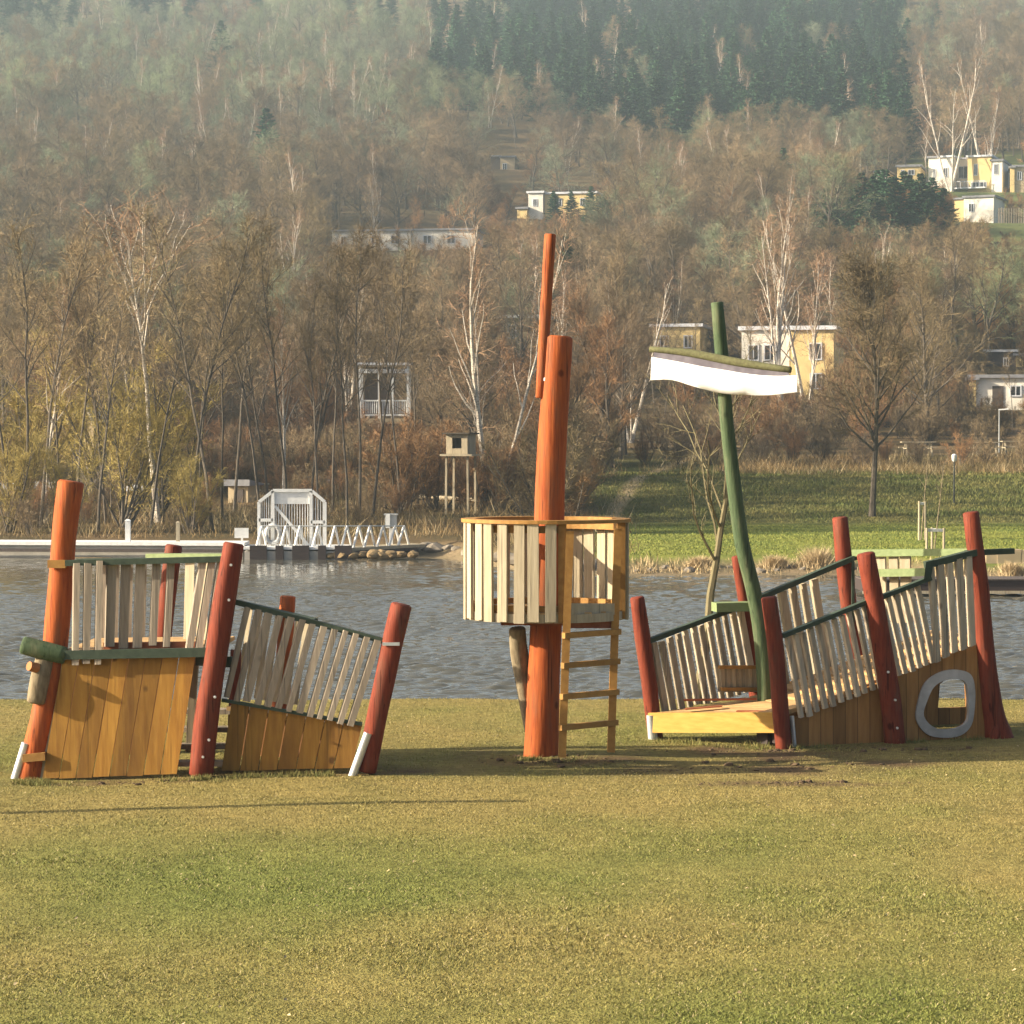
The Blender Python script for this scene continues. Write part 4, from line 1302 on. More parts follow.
for px, Y, h in ((752, 182, 8.5), (838, 181, 8.0), (1012, 168, 5.5), (975, 170, 5.0)):
    place_tree('slim', px, Y, h, "slim bare tree crossing the flat-roofed houses on the right", "tree", "slim trees crossing the right houses")
# mid wood
MBL = "bare brown tree in the wood at the foot of the hill"
cnt = 0
for i in range(150):
    Y = R.uniform(126, 215); px = R.uniform(-40, 720) if i % 5 else R.uniform(640, 1080)
    k = R.choice(('wide', 'wide', 'wide', 'slim', 'russet'))
    h = R.uniform(7.5, 11.5) * (1 if k != 'russet' else .75)
    if hides(px, Y, h, 24): continue
    if k == 'russet':
        place_tree(k, px, Y, h, "russet bushy tree in the wood at the foot of the hill", "tree", "russet trees at the foot of the hill")
    else:
        place_tree(k, px, Y, h, MBL, "tree", "bare trees at the foot of the hill")
for px, Y, h in ((60, 176, 10), (300, 190, 10.5), (430, 200, 9.5), (600, 196, 9)):
    place_tree('grey', px, Y, h, "bare tree with haze-tinted grey-green twigs among the brown ones at the foot of the hill", "tree", "haze-tinted grey-green trees at the foot of the hill")
for i in range(9):
    Y = R.uniform(150, 230); px = R.uniform(0, 720); h = R.uniform(9, 12)
    if hides(px, Y, h, 14): continue
    place_tree(R.choice(('birch', 'birch1')), px, Y, h, "slender white birch among the brown trees at the foot of the hill", "birch", "birches at the foot of the hill")
# firs below the white houses
for i, (px, dY, h) in enumerate(((826, 0, 9), (838, 6, 11), (850, -4, 10), (862, 8, 12), (872, 0, 11), (884, 5, 12.5), (895, -5, 11), (907, 4, 12), (918, 0, 11.5), (929, 6, 11), (940, -3, 9), (845, 14, 12), (878, 14, 13), (910, 13, 12), (833, -8, 8), (856, -10, 9), (890, -10, 10), (925, -9, 9), (945, 4, 9), (815, 8, 9), (868, -14, 8), (903, -16, 8))):
    place_tree('conifer', px, 300 + dY, h * .70, "dark green fir in the dense clump left of the white cube house", "fir", "firs in the clump below the white houses")
for i, px in enumerate((556, 571, 590, 606, 622, 637, 655, 668)):
    place_tree('conifer', px, 352 + R.uniform(-3, 3), R.uniform(4.0, 6.0), "small dark fir in the row before the yellow stepped house", "fir", "firs before the yellow stepped house")

# every kind of tree stands somewhere among the others
for key, lst in PROTO.items():
    for vi, ent in enumerate(lst):
        if not ent[1]:
            px = R.uniform(20, 480); Y = R.uniform(160, 200)
            place_tree(key, px, Y, {'shrub': 2.5, 'olive': 4, 'russet': 6.5, 'conifer': 8}.get(key, 9.5), {'conifer': "lone dark fir in the wood at the foot of the hill", 'shrub': "bare brown shrub in the wood at the foot of the hill", 'olive': "olive bush in the wood at the foot of the hill", 'russet': "russet bushy tree in the wood at the foot of the hill", 'birch': "slender white birch among the brown trees at the foot of the hill", 'birch1': "slender white birch among the brown trees at the foot of the hill"}.get(key, "bare brown tree in the wood at the foot of the hill"),
                       'tree', {'russet': "russet trees at the foot of the hill", 'birch': "birches at the foot of the hill", 'birch1': "birches at the foot of the hill"}.get(key, "bare trees at the foot of the hill"), vi)

# --- far woods: one mass each, instances of the trees above
def wood(name, label, cat, pts, sources, href, wide=1.0):
    """pts: (x, y, h); sources: list of (trunk, crown)"""
    me = bpy.data.meshes.new(name)
    me.vertices.add(len(pts))
    co = np.array([(x, y, ht(x, y)) for x, y, h in pts], dtype=np.float32)
    me.vertices.foreach_set('co', co.ravel())
    def at_(nm, ty, vals, key='value'):
        a = me.attributes.new(nm, ty, 'POINT'); a.data.foreach_set(key, vals)
    at_('sc', 'FLOAT', np.array([h / href for x, y, h in pts], dtype=np.float32))
    at_('rz', 'FLOAT', np.array([R.uniform(0, 6.28) for _ in pts], dtype=np.float32))
    at_('ix', 'INT', np.array([R.randrange(len(sources)) for _ in pts], dtype=np.int32))
    o = bpy.data.objects.new(name, me); COL.objects.link(o)
    ng = bpy.data.node_groups.new(name, 'GeometryNodeTree')
    ng.interface.new_socket("Geometry", in_out='INPUT', socket_type='NodeSocketGeometry')
    ng.interface.new_socket("Geometry", in_out='OUTPUT', socket_type='NodeSocketGeometry')
    N = ng.nodes; Lk = ng.links
    gi = N.new("NodeGroupInput"); go = N.new("NodeGroupOutput")
    iop = N.new("GeometryNodeInstanceOnPoints"); iop.inputs['Pick Instance'].default_value = True
    jall = N.new("GeometryNodeJoinGeometry")
    for tr, cr in sources:
        j = N.new("GeometryNodeJoinGeometry")
        for q in (tr, cr):
            oi = N.new("GeometryNodeObjectInfo"); oi.transform_space = 'ORIGINAL'; oi.inputs['Object'].default_value = q
            Lk.new(oi.outputs['Geometry'], j.inputs[0])
        g2 = N.new("GeometryNodeGeometryToInstance"); Lk.new(j.outputs[0], g2.inputs[0]); Lk.new(g2.outputs[0], jall.inputs[0])
    Lk.new(gi.outputs[0], iop.inputs['Points']); Lk.new(jall.outputs[0], iop.inputs['Instance'])
    def na(nm, ty):
        a = N.new("GeometryNodeInputNamedAttribute"); a.data_type = ty; a.inputs['Name'].default_value = nm
        return a.outputs['Attribute']
    Lk.new(na('ix', 'INT'), iop.inputs['Instance Index'])
    cx = N.new("ShaderNodeCombineXYZ"); Lk.new(na('rz', 'FLOAT'), cx.inputs['Z']); Lk.new(cx.outputs[0], iop.inputs['Rotation'])
    sv = N.new("ShaderNodeVectorMath"); sv.operation = 'SCALE'; sv.inputs[0].default_value = (wide, wide, 1)
    Lk.new(na('sc', 'FLOAT'), sv.inputs['Scale']); Lk.new(sv.outputs[0], iop.inputs['Scale'])
    Lk.new(iop.outputs[0], go.inputs[0])
    md = o.modifiers.new("wood", 'NODES'); md.node_group = ng
    tag(o, label, cat, kind='stuff')
    return o


def src(*keys): return [(e[0][1], e[0][2]) for k in keys for e in PROTO[k]]


bare, fir, bir, rus, gry = [], [], [], [], []
Yc = 205.0
while Yc < 1150:
    st = 4.6 + (Yc - 205) * .0075
    hw = Yc * .225 + 12
    x = -hw
    while x < hw:
        X = x + R.uniform(-.45, .45) * st; Y = Yc + R.uniform(-.5, .5) * st
        px = px_of(X, Y); z = ht(X, Y); py = 450 - (z - CZ) / Y * FPX
        n = mnoise.noise(Vector((px * .012, py * .02, 4.0))); n2 = mnoise.noise(Vector((px * .05, py * .05, 9.0)))
        pc = .006
        if py < 175 and 430 < px < 930 and py < 165 - 55 * smooth(640, 430, px) + 10 * n:
            pc = .92 if n > -.32 else .3
        elif py < 45 and px <= 430: pc = .16 + .4 * n
        if 905 < px < 1030 and py < 160: pc *= .25
        u = R.random()
        if u < pc: k, h = 'fir', R.uniform(9, 14)
        elif u < pc + .055 + .08 * max(0, n2): k, h = 'bir', R.uniform(9, 13)
        elif u > .86 - .1 * n2: k, h = 'rus', R.uniform(5, 8)
        elif R.random() < .12 + .65 * smooth(200, 60, py) * smooth(620, 380, px) + .25 * (n2 > .2): k, h = 'gry', R.uniform(8, 12)
        else: k, h = 'bare', R.uniform(8, 12.5)
        half = 3.0 / Y * FPX
        if hides(px, Y, h, half * .8):
            for h2 in (5.5, 3.5, 2.2):
                if not hides(px, Y, h2, half * .6):
                    rus.append((X, Y, h2)); break
        elif not (px > 930 and 365 < Y < 412 and R.random() < .9):
            {'fir': fir, 'bir': bir, 'rus': rus, 'bare': bare, 'gry': gry}[k].append((X, Y, h))
        x += st
    Yc += st * .92 * (1 + .9 * smooth(300, 900, Yc))
print("far wood:", len(bare), len(fir), len(bir), len(rus))
wood("bare_wood", "hazy mass of bare brown trees covering the hillside", "wood", bare, src('wide', 'wide', 'slim'), 12.2, 1.4)
wood("conifer_wood", "dark green fir wood high on the hillside", "wood", fir, src('conifer'), 13.0, 1.35)
wood("haze_tinted_wood", "mass of bare trees high on the left hillside, haze tinted into their grey-green twigs", "wood", gry, src('grey'), 12.2, 1.4)
wood("birch_wood", "pale birches scattered through the hillside wood", "wood", bir, src('birch', 'birch1'), 13.5)
wood("russet_wood", "russet bushy trees mixed into the hillside wood", "wood", rus, src('russet'), 9.0, 1.3)


scrub = []
for i in range(1500):
    px = R.uniform(-60, 1090); Y = R.uniform(124, 270)
    if px > 600 and Y < 150 + 40 * (px < 740): continue
    h = R.uniform(1.2, 3.6)
    if hides(px, Y, h, 8): h *= .45
    if hides(px, Y, h, 8): continue
    scrub.append(((px - 512) / FPX * Y, Y, h))
wood("bare_scrub", "bare brown scrub filling the ground between the trees at the foot of the hill", "scrub", scrub, src('shrub'), 3.2)


# undergrowth of the far banks: brown stalks and brambles nobody could count
def make_brush():
    P, H, Wd, L, C = [], [], [], [], []
    for i in range(90000):
        if i % 3:
            px = R.uniform(-40, 640); Y = R.uniform(shore(px) + 2.5, 150)
            if px > 560 and R.random() < (px - 560) / 90: continue
        else:
            px = R.uniform(640, 1080); Y = R.uniform(121, 137)
            if px < 720 and R.random() < .7: continue
        X = (px - 512) / FPX * Y
        n = mnoise.noise(Vector((X * .35, Y * .35, 12)))
        if R.random() > .55 + n: continue
        c = lerp3((.24, .16, .07), (.13, .105, .045), min(1, max(0, .5 + 1.4 * mnoise.noise(Vector((X * .2, Y * .2, 33))) + R.uniform(-.3, .3))))
        f = R.uniform(.6, 1.3)
        if n > .1 and R.random() < .2: c = (.45, .36, .22)
        P.append((X, Y, ht(X, Y) - .03)); H.append(R.uniform(.15, .9) * (.6 + max(0, n))); Wd.append(R.uniform(.012, .035)); L.append(R.uniform(.1, 1.2)); C.append(tuple(q * f for q in c))
    o = blades_mesh("undergrowth", np.array(P), np.array(H), np.array(Wd), np.array(L), np.array(C), m_blade, 8)
    tag(o, "brown dry stalks and brambles on the far banks", "undergrowth", kind='stuff')


make_brush()


# ------------------------------------------------------------------ houses
def house(name, label, px, Y, blocks, windows=(), doors=(), rot=-18, cat="house", depth=7.0, ybase=None, extra_down=2.0):
    """blocks: px0, px1, ytop, material, step forward (m), roof material, roof thickness; local frame on the ground at px, Y"""
    X = (px - 512) / FPX * Y
    if ybase is None: z0 = ht(X, Y)
    else: z0 = W(px, ybase, Y).z
    yb = 512 - (math.tan(math.atan((z0 - CZ) / Y) + PITCH)) * FPX
    root = thing(name, label, cat, (X, Y, z0), None, 0)
    k = Y / FPX
    o = root.location
    fronts = []
    for (a, b, yt, m, fw, rm, rt) in blocks:
        xa, xb, zt = (a - px) * k, (b - px) * k, (yb - yt) * k
        mb = MB(); mb.box(o + Vector(((xa + xb) / 2, depth / 2 - fw, (zt - extra_down) / 2)), (xb - xa, depth, zt + extra_down)); mb.build("wall", m, root)
        mb = MB(); mb.box(o + Vector(((xa + xb) / 2, depth / 2 - fw, zt + rt / 2)), (xb - xa + .5, depth + .5, rt)); mb.build("roof", rm, root)
        fronts.append((xa, xb, -fw))
    for (a, b, y0, y1, bi) in windows:
        xa, xb, za, zb = (a - px) * k, (b - px) * k, (yb - y1) * k, (yb - y0) * k
        fy = -blocks[bi][4]; w = .09
        mb = MB()
        for (cx, cz, sx, sz) in (((xa + xb) / 2, za, xb - xa + w, w), ((xa + xb) / 2, zb, xb - xa + w, w), (xa, (za + zb) / 2, w, zb - za - w), (xb, (za + zb) / 2, w, zb - za - w), ((xa + xb) / 2, (za + zb) / 2, w * .7, zb - za - w)):
            mb.box(o + Vector((cx, fy - .03, cz)), (sx, .1, sz))
        wf = mb.build("window", m_roofw, root)
        mb = MB(); mb.box(o + Vector(((xa + xb) / 2, fy - .005, (za + zb) / 2)), (xb - xa - .02, .03, zb - za - .02)); mb.build("pane", m_glass, wf)
    for (a, b, y0, bi) in doors:
        xa, xb, zb = (a - px) * k, (b - px) * k, (yb - y0) * k
        mb = MB(); mb.box(o + Vector(((xa + xb) / 2, -blocks[bi][4] - .02, zb / 2)), (xb - xa, .06, zb)); mb.build("door", m_walld, root)
    root.rotation_euler.z = rad(rot)
    return root


house("house", "flat-roofed white and yellow house right of the white sail", 787, 190,
      [(741, 789, 330, m_wallw, .0, m_roofw, .3), (791, 834, 330.5, m_wally, .5, m_roofw, .3)],
      [(764, 776, 345, 360, 0), (748, 758, 345, 360, 0), (810, 822, 344, 360, 1), (811, 822, 374, 389, 1)], rot=-14, ybase=402)
house("house", "low white flat-roofed house at the right edge", 998, 185, [(971, 1035, 378, m_wallw, 0, m_roof, .25), (969, 976, 380, m_wally, .25, m_roof, .2)],
      [(1010, 1020, 386, 396, 0)], [(992, 1003, 386, 0)], rot=-10, ybase=409)
house("house", "dark timber house with thin white roof line above the low white one", 1000, 215, [(986, 1015, 352, m_walld, 0, m_roofw, .2), (1015, 1022, 356, m_wally, .2, m_roof, .2)],
      [(1003, 1008, 358, 366, 0)], rot=-10)
hs = house("house", "white and yellow terraced villa on the hill with balcony, largest of the hilltop houses", 962, 400,
      [(927, 939, 157, m_wallw, 0, m_roof, .3), (939, 953, 157.5, m_wallw, .8, m_roofw, .3), (953.5, 966, 158, m_wallw, -2.2, m_roof, .3), (966.5, 990, 158, m_wally, .3, m_roofw, .3), (990.5, 1001, 163, m_wallw, .6, m_roof, .3)],
      [(943, 947, 168, 177, 1), (955, 965, 165, 177, 2), (973, 976, 165, 176, 3), (993, 997, 166, 176, 4), (932, 934, 168, 176, 0), (970, 985, 183, 189, 3)], rot=-20, ybase=192, depth=9)
k4 = 400 / FPX
mb = MB()
o4 = hs.location
for i in range(9): mb.box(o4 + Vector((-1.5 + i * .62, -1.3, .75 + .3)), (.07, .07, .9))
mb.box(o4 + Vector((1.0, -1.3, 1.55)), (5.4, .09, .09)); mb.box(o4 + Vector((1.0, -.6, .5)), (5.4, 1.5, .2)); mb.build("balcony", m_roofw, hs)
house("cube_house", "white cube house with one small window below the hilltop villa", 972, 372, [(953, 963, 199, m_wally, 0, m_roof, .25), (963, 993, 198, m_wallw, .3, m_roof, .3)],
      [(968, 973, 204, 212, 1)], rot=-24, ybase=228)
house("house", "small white house left of the hilltop villa, leftmost of its row", 880, 404, [(874, 887, 173, m_wallw, 0, m_roof, .35)], [(878, 882, 177, 181, 0)], rot=-20, ybase=186)
house("house", "small yellow house left of the hilltop villa, next to it", 908, 402, [(896, 919, 167, m_wally, 0, m_roof, .35)], [(907, 913, 170, 175, 0), (900, 903, 170, 175, 0)], rot=-15, ybase=184)
house("house", "tan house at the right edge beside the hilltop villa", 1018, 396, [(1012, 1030, 167, m_wallt, 0, m_roof, .3), (1009, 1013, 168, m_wally, .3, m_roof, .3)], [(1016, 1020, 172, 180, 0)], rot=-10, ybase=192)
house("house", "yellow stepped house with flat roofs behind the small fir row", 552, 380, [(528, 543, 193, m_wallw, .3, m_roofw, .3), (518, 528, 209, m_wally, 1.2, m_roof, .3), (543.5, 596, 194, m_wally, -.5, m_roofw, .3)],
      [(533, 537, 199, 206, 0), (556, 561, 199, 206, 2), (580, 585, 199, 206, 2)], rot=-14, ybase=222)
house("terrace", "long low pale terrace with flat roof half hidden in the wood", 404, 330, [(331, 362, 231, m_wallw, 0, m_roof, .25), (362.5, 412, 231.5, m_wallw, .6, m_roof, .25), (412.5, 476, 231, m_wallw, .1, m_roof, .25)],
      [(340, 346, 236, 244, 0), (352, 357, 236, 244, 0), (372, 380, 236, 244, 1), (392, 400, 236, 244, 1), (424, 432, 236, 244, 2), (448, 456, 236, 244, 2)], rot=-8, ybase=252)
house("house", "yellow flat-roofed house behind the left end of the white sail", 672, 205, [(652, 700, 327, m_wally, 0, m_roofw, .25)], [(660, 668, 336, 348, 0), (684, 692, 336, 348, 0)], rot=-12, ybase=372)
house("house", "pale house with thin white roof line left of the tower mast top", 520, 212, [(500, 545, 318, m_wallt, 0, m_roofw, .25)], [(508, 516, 325, 338, 0)], rot=-10, ybase=355)
house("hut", "small dark hillside shelter with a pale wall, high above the terrace", 503, 450, [(491, 500, 157, m_walld, 0, m_roof, .3), (500.5, 515, 158, m_wallt, .5, m_roof, .3)], [(503, 507, 164, 174, 1)], rot=-5, ybase=181)
# pale gabled hut in the left wood
def gable_hut():
    Y = 128; p = W(85, 452, Y); z0 = ht(p.x, Y); k = Y / FPX
    t = thing("garden_hut", "pale steep-gabled garden hut among the trunks at the far left", "hut", (p.x, Y, z0))
    h1 = W(85, 425, Y).z - z0; h2 = W(85, 403, Y).z - z0; w = 9 * k
    mb = MB(); o = t.location
    vs = [o + Vector(q) for q in ((-w, 0, -.3), (w, 0, -.3), (w, 0, h1), (0, 0, h2), (-w, 0, h1), (-w, 2, -.3), (w, 2, -.3), (w, 2, h1), (0, 2, h2), (-w, 2, h1))]
    mb._add(vs, [(0, 1, 2, 3, 4), (9, 8, 7, 6, 5), (1, 6, 7, 2), (5, 0, 4, 9), (0, 5, 6, 1)])
    mb.build("wall", m_wallt, t)
    mb = MB()
    for s in (-1, 1):
        mb.bar(o + Vector((s * (w + .12), 1, h1 - .15)), o + Vector((0, 1, h2 + .06)), 2.4, .08, (0, 0, 1))
    mb.build("roof", m_wallw, t)
    mb = MB(); mb.box(o + Vector((0, -.03, .9)), (.6, .06, 1.8)); mb.build("door", m_walld, t)
    t.rotation_euler.z = rad(-12)
gable_hut()


# white lattice pavilion in the wood
def pavilion():
    Y = 150; k = Y / FPX
    p = W(384, 416, Y)
    t = thing("pavilion", "white lattice-framed garden pavilion standing among the trees", "pavilion", (p.x, Y, p.z))
    o = t.location; w = 24 * k; h = 51 * k
    for x in (-w, -.2 * w, .35 * w, w):
        for y in ((0, 2.2) if abs(x) == w else (0,)):
            mb = MB(); mb.box(o + Vector((x, y, h / 2 - .4)), (.14, .14, h + .8)); mb.build("post", m_white, t)
    mb = MB(); mb.box(o + Vector((0, 1.1, h + .06)), (2 * w + .5, 2.7, .14)); mb.build("roof", m_roofw, t)
    mb = MB(); mb.box(o + Vector((0, -.01, h * .88)), (2 * w - .14, .08, .25)); mb.build("lintel", m_white, t)
    mb = MB(); mb.box(o + Vector((0, -.01, h * .30)), (2 * w - .14, .06, .09)); mb.box(o + Vector((0, -.01, .06)), (2 * w - .14, .06, .12))
    for i in range(22): mb.box(o + Vector((-w + .1 + i * (2 * w - .2) / 21, .01, h * .17)), (.06, .03, h * .24))
    mb.build("balustrade", m_white, t)
    mb = MB(); mb.box(o + Vector((-.25 * w, 2.25, h / 2)), (1.3 * w, .08, h - .1)); mb.build("back_wall", m_walld, t)
    mb = MB(); mb.box(o + Vector((0, 1.1, -.3)), (2 * w + .3, 2.6, .3)); mb.build("floor", m_wallt, t)
pavilion()


# raised hide on stilts
def hide():
    Y = 110; k = Y / FPX
    p = W(457, 487, Y); z = ht(p.x, Y)
    t = thing("raised_hide", "small pale wooden tree house on stilts with a dark opening", "tree house", (p.x, Y, z))
    o = t.location; zb = W(457, 456, Y).z - z; zt = W(457, 434, Y).z - z; w = 11 * k
    for x in (-w, w):
        for y in (0, 1.2):
            mb = MB(); mb.bar(o + Vector((x * 1.05, y, -.2)), o + Vector((x, y, zb)), .09, .09, (0, 1, 0)); mb.build("stilt", m_cream, t)
    mb = MB(); mb.box(o + Vector((0, .6, zb + .04)), (2 * w + .5, 1.6, .09)); mb.build("floor", m_cream, t)
    mb = MB(); hh = zt - zb - .09
    mb.box(o + Vector((-w * .72, 0, zb + .09 + hh / 2)), (w * .56, .05, hh)); mb.box(o + Vector((w * .72, 0, zb + .09 + hh / 2)), (w * .56, .05, hh))
    mb.box(o + Vector((0, 0, zb + .09 + hh * .14)), (w * .86, .05, hh * .28)); mb.box(o + Vector((0, 0, zb + .09 + hh * .9)), (w * .86, .05, hh * .2))
    for x in (-w, w): mb.box(o + Vector((x, .63, zb + .09 + hh / 2)), (.05, 1.2, hh))
    mb.box(o + Vector((0, 1.25, zb + .09 + hh / 2)), (2 * w, .05, hh)); mb.build("wall", m_cream, t)
    mb = MB(); mb.box(o + Vector((0, .6, zt + .03)), (2 * w + .3, 1.6, .06)); mb.build("roof", m_trunk, t)
    t.rotation_euler.z = rad(-15)
hide()


# garden bits in the left wood
def shed(label, px, Y, w, h, mat, roofm, name="garden_shed"):
    p = W(px, 480, Y); z = ht(p.x, Y)
    t = thing(name, label, "shed", (p.x, Y, z)); o = t.location
    mb = MB(); mb.box(o + Vector((0, .8, h / 2 - .2)), (w, 1.6, h + .4)); mb.build("wall", mat, t)
    mb = MB(); mb.hexa([o + Vector(q) for q in ((-w / 2 - .15, -.2, h), (w / 2 + .15, -.2, h), (w / 2 + .15, 1.8, h + .02), (-w / 2 - .15, 1.8, h + .02))],
                       [o + Vector(q) for q in ((-w / 2 - .15, -.2, h + .3), (w / 2 + .15, -.2, h + .3), (w / 2 + .15, 1.8, h + .1), (-w / 2 - .15, 1.8, h + .1))]); mb.build("roof", roofm, t)
    mb = MB(); mb.box(o + Vector((w * .1, -.02, h * .4)), (w * .35, .06, h * .8)); mb.build("door", m_walld, t)
    t.rotation_euler.z = rad(-14)


shed("small ochre garden shed behind the left pier post", 134, 116, .95, .75, m_wally, m_roofw)
shed("turquoise narrow cabin between the slim trunks", 173, 128, .7, 1.05, m_turq, m_roof)
shed("low tan garden shed with grey roof left of the white gate", 238, 119, 1.0, .8, m_wallt, m_roof)
shed("pale stone-coloured shed at the left edge of the wood", 5, 116, 1.3, .8, m_wallt, m_roofw)
shed("low pale tan shed behind the far left red post", 47, 119, .9, .7, m_wallt, m_roofw)
shed("small white tan-roofed shed right of the gate, deep in the wood", 318, 124, 1.1, .7, m_wallt, m_roof)


def picnic(label, px, py, Y, L):
    p = W(px, py, Y); z = ht(p.x, Y)
    t = thing("picnic_table", label, "picnic table", (p.x, Y, z), "timber picnic tables"); o = t.location
    mb = MB()
    for i in range(4): mb.box(o + Vector((0, -.3 + i * .2, .75)), (L, .17, .05))
    mb.build("tabletop", m_cream, t)
    for s in (-1, 1):
        mb = MB()
        for i in range(2): mb.box(o + Vector((0, s * (.72 + i * .16), .45)), (L, .14, .05))
        mb.build("bench", m_cream, t)
        mb = MB(); mb.bar(o + Vector((s * L * .36, -.7, -.1)), o + Vector((s * L * .36, -.15, .72)), .08, .08); mb.bar(o + Vector((s * L * .36, .7, -.1)), o + Vector((s * L * .36, .15, .72)), .08, .08)
        mb.box(o + Vector((s * L * .36, 0, .40)), (.07, 1.5, .06)); mb.build("leg", m_cream, t)


picnic("pale picnic table behind the right lawn, left of the lamp post", 918, 462, 139, 1.9)
picnic("pale picnic table behind the right lawn, just right of the lamp post", 985, 462, 139, 1.5)
picnic("pale picnic table at the right edge behind the lawn", 1012, 464, 140, 1.2)
picnic("pale picnic table in the left wood above the white sign", 252, 494, 121, 1.6)


# log edging along the thicket path (left of the tower)
mb = MB()
pp = [W(400, 488, 122), W(440, 490, 121), W(480, 494, 119.5), W(505, 497, 118.5)]
for p in pp: p.z = ht(p.x, p.y) + .12
mb.log(pp, [.11, .1, .1, .09], 8, 9, .3)
for i in range(8):
    q = pp[2].lerp(pp[3], i / 7); mb.box(q + Vector((0, .5, .16)), (.16, .1, .5))
tag(mb.build("log_edging", m_cream, None, None, tuple(pp[0])), "pale fallen log and stakes edging the path in the thicket", "log")

# lamp post on the embankment
t = thing("street_lamp", "thin dark street lamp with pale head on the right embankment", "lamp", (0, 0, 0))
p = W(954, 512, 113); p.z = ht(p.x, 113); t.location = p
mb = MB(); mb.tube([p - Vector((0, 0, .2)), p + Vector((0, 0, 1.9))], [.045, .03], 8); mb.build("post", m_lampg, t, 40)
mb = MB(); mb.tube([p + Vector((0, 0, 1.9)), p + Vector((0, 0, 1.98)), p + Vector((0, 0, 2.2)), p + Vector((0, 0, 2.26))], [.05, .11, .12, .03], 10); mb.build("lamp_head", m_white, t, 40)
t = thing("street_lamp", "tall thin pale lamp pole at the right, before the low white house", "lamp", (0, 0, 0))
p = W(999, 466, 142); p.z = ht(p.x, 142); t.location = p
mb = MB(); mb.tube([p - Vector((0, 0, .2)), p + Vector((0, 0, 2.4))], [.04, .03], 8); mb.build("post", m_grey, t, 40)
mb = MB(); mb.bar(p + Vector((-.05, 0, 2.42)), p + Vector((.5, -.1, 2.46)), .14, .07); mb.build("lamp_head", m_white, t)


# staked young trees on the far lawn
def staked(px, py, Y, hs, ht_tree, wpx, label, lean):
    p = W(px, py, Y); p.z = ht(p.x, Y)
    t = thing("young_tree", label, "young tree", p, "staked young trees on the far lawn")
    r = wpx * Y / FPX / 2
    pts = [Vector((-r, -.25, 0)), Vector((r, -.25, 0)), Vector((0, .4, 0))]
    for q in pts:
        mb = MB(); mb.tube([p + q - Vector((0, 0, .3)), p + q + Vector((0, 0, hs))], [.045, .04], 8); mb.build("stake", m_cream, t, 40)
    mb = MB()
    for i in range(3): mb.bar(p + pts[i] + Vector((0, 0, hs - .08)), p + pts[(i + 1) % 3] + Vector((0, 0, hs - .08)), .04, .09)
    mb.build("crossbar", m_grey, t)
    top = p + Vector((lean, 0, ht_tree))
    mb = MB(); tp = [p - Vector((0, 0, .1)), p.lerp(top, .4), p.lerp(top, .7), top]
    mb.tube(tp, [.026, .02, .013, .006], 6)
    for i in range(12):
        b = p.lerp(top, R.uniform(.5, .95)); d = Vector((R.uniform(-.6, .6), R.uniform(-.6, .6), 1)).normalized()
        mb.tube([b, b + d * R.uniform(.3, .8)], [.006, .002], 3, False)
    mb.build("trunk", m_bark, t, 40)


staked(921, 541, 92, 1.42, 3.1, 6, "staked young tree on the far lawn, the one further left and taller staked", .25)
staked(934, 560, 84, .75, 3.0, 17, "staked young tree with low crossbar frame behind the bow of the right ship", .35)


# ------------------------------------------------------------------ pier, gate, shore
PY = 89.0
k = PY / FPX


def seg(p, q): return [Vector(p), Vector(q)]


t = thing("pier", "long low pale concrete pier along the far left shore", "pier", (W(120, 550, PY).x, PY, -.8))
zt = W(100, 543, PY).z; xl, xr = W(-60, 545, PY + 1).x, W(243, 545, PY).x
mb = MB(); mb.hexa([(xl, PY + 1.2, -1.2), (xr, PY, -1.2), (xr, PY + 1.6, -1.2), (xl, PY + 2.8, -1.2)], [(xl, PY + 1.2, zt - .1), (xr, PY, zt - .1), (xr, PY + 1.6, zt - .1), (xl, PY + 2.8, zt - .1)]); mb.build("wall", m_pier, t)
mb = MB(); mb.hexa([(xl, PY + 1.1, zt - .1), (xr + .05, PY - .1, zt - .1), (xr + .05, PY + 1.7, zt - .1), (xl, PY + 2.9, zt - .1)], [(xl, PY + 1.1, zt + .02), (xr + .05, PY - .1, zt + .02), (xr + .05, PY + 1.7, zt + .02), (xl, PY + 2.9, zt + .02)]); mb.build("deck", m_white, t)
mb = MB(); mb.bar((xl, PY + 1.0, zt - .28), (xr, PY - .16, zt - .28), .1, .12); mb.build("fender", m_walld, t)
# pier head block
t2 = thing("landing_stage", "stone-grey pier head with timber fenders below the white gate", "pier", (W(300, 550, PY - .5).x, PY - .5, -.8))
x0, x1 = W(245, 550, PY - .5).x, W(345, 550, PY - .5).x; z1 = W(300, 548, PY - .5).z
mb = MB(); mb.box(((x0 + x1) / 2, PY + .4, (z1 - 1.3) / 2 - .05), (x1 - x0, 2.2, z1 + 1.2)); mb.build("wall", m_pier, t2)
mb = MB(); mb.box(((x0 + x1) / 2, PY + .4, z1 + .0), (x1 - x0 + .1, 2.3, .09)); mb.build("slab", m_white, t2)
mb = MB()
for i in range(5): mb.box((x0 + .5 + i * .75, PY - .78, -.55), (.28 if i % 2 else .6, .1, .5))
mb.build("fender", m_dark, t2)
# gangway to the land
t3 = thing("gangway", "narrow gangway from the pier head to the stony shore", "gangway", (W(375, 550, PY).x, PY + .4, -.6))
g0, g1 = W(343, 549, PY + .3), W(418, 545, PY + 1.6)
mb = MB(); mb.bar(g0, g1, 1.2, .10); mb.build("deck", m_cream, t3)
mb = MB(); mb.bar(g0 - Vector((0, .62, .1)), g1 - Vector((0, .62, .1)), .06, .14); mb.bar(g0 - Vector((0, -.62, .1)), g1 - Vector((0, -.62, .1)), .06, .14); mb.build("girder", m_walld, t3)
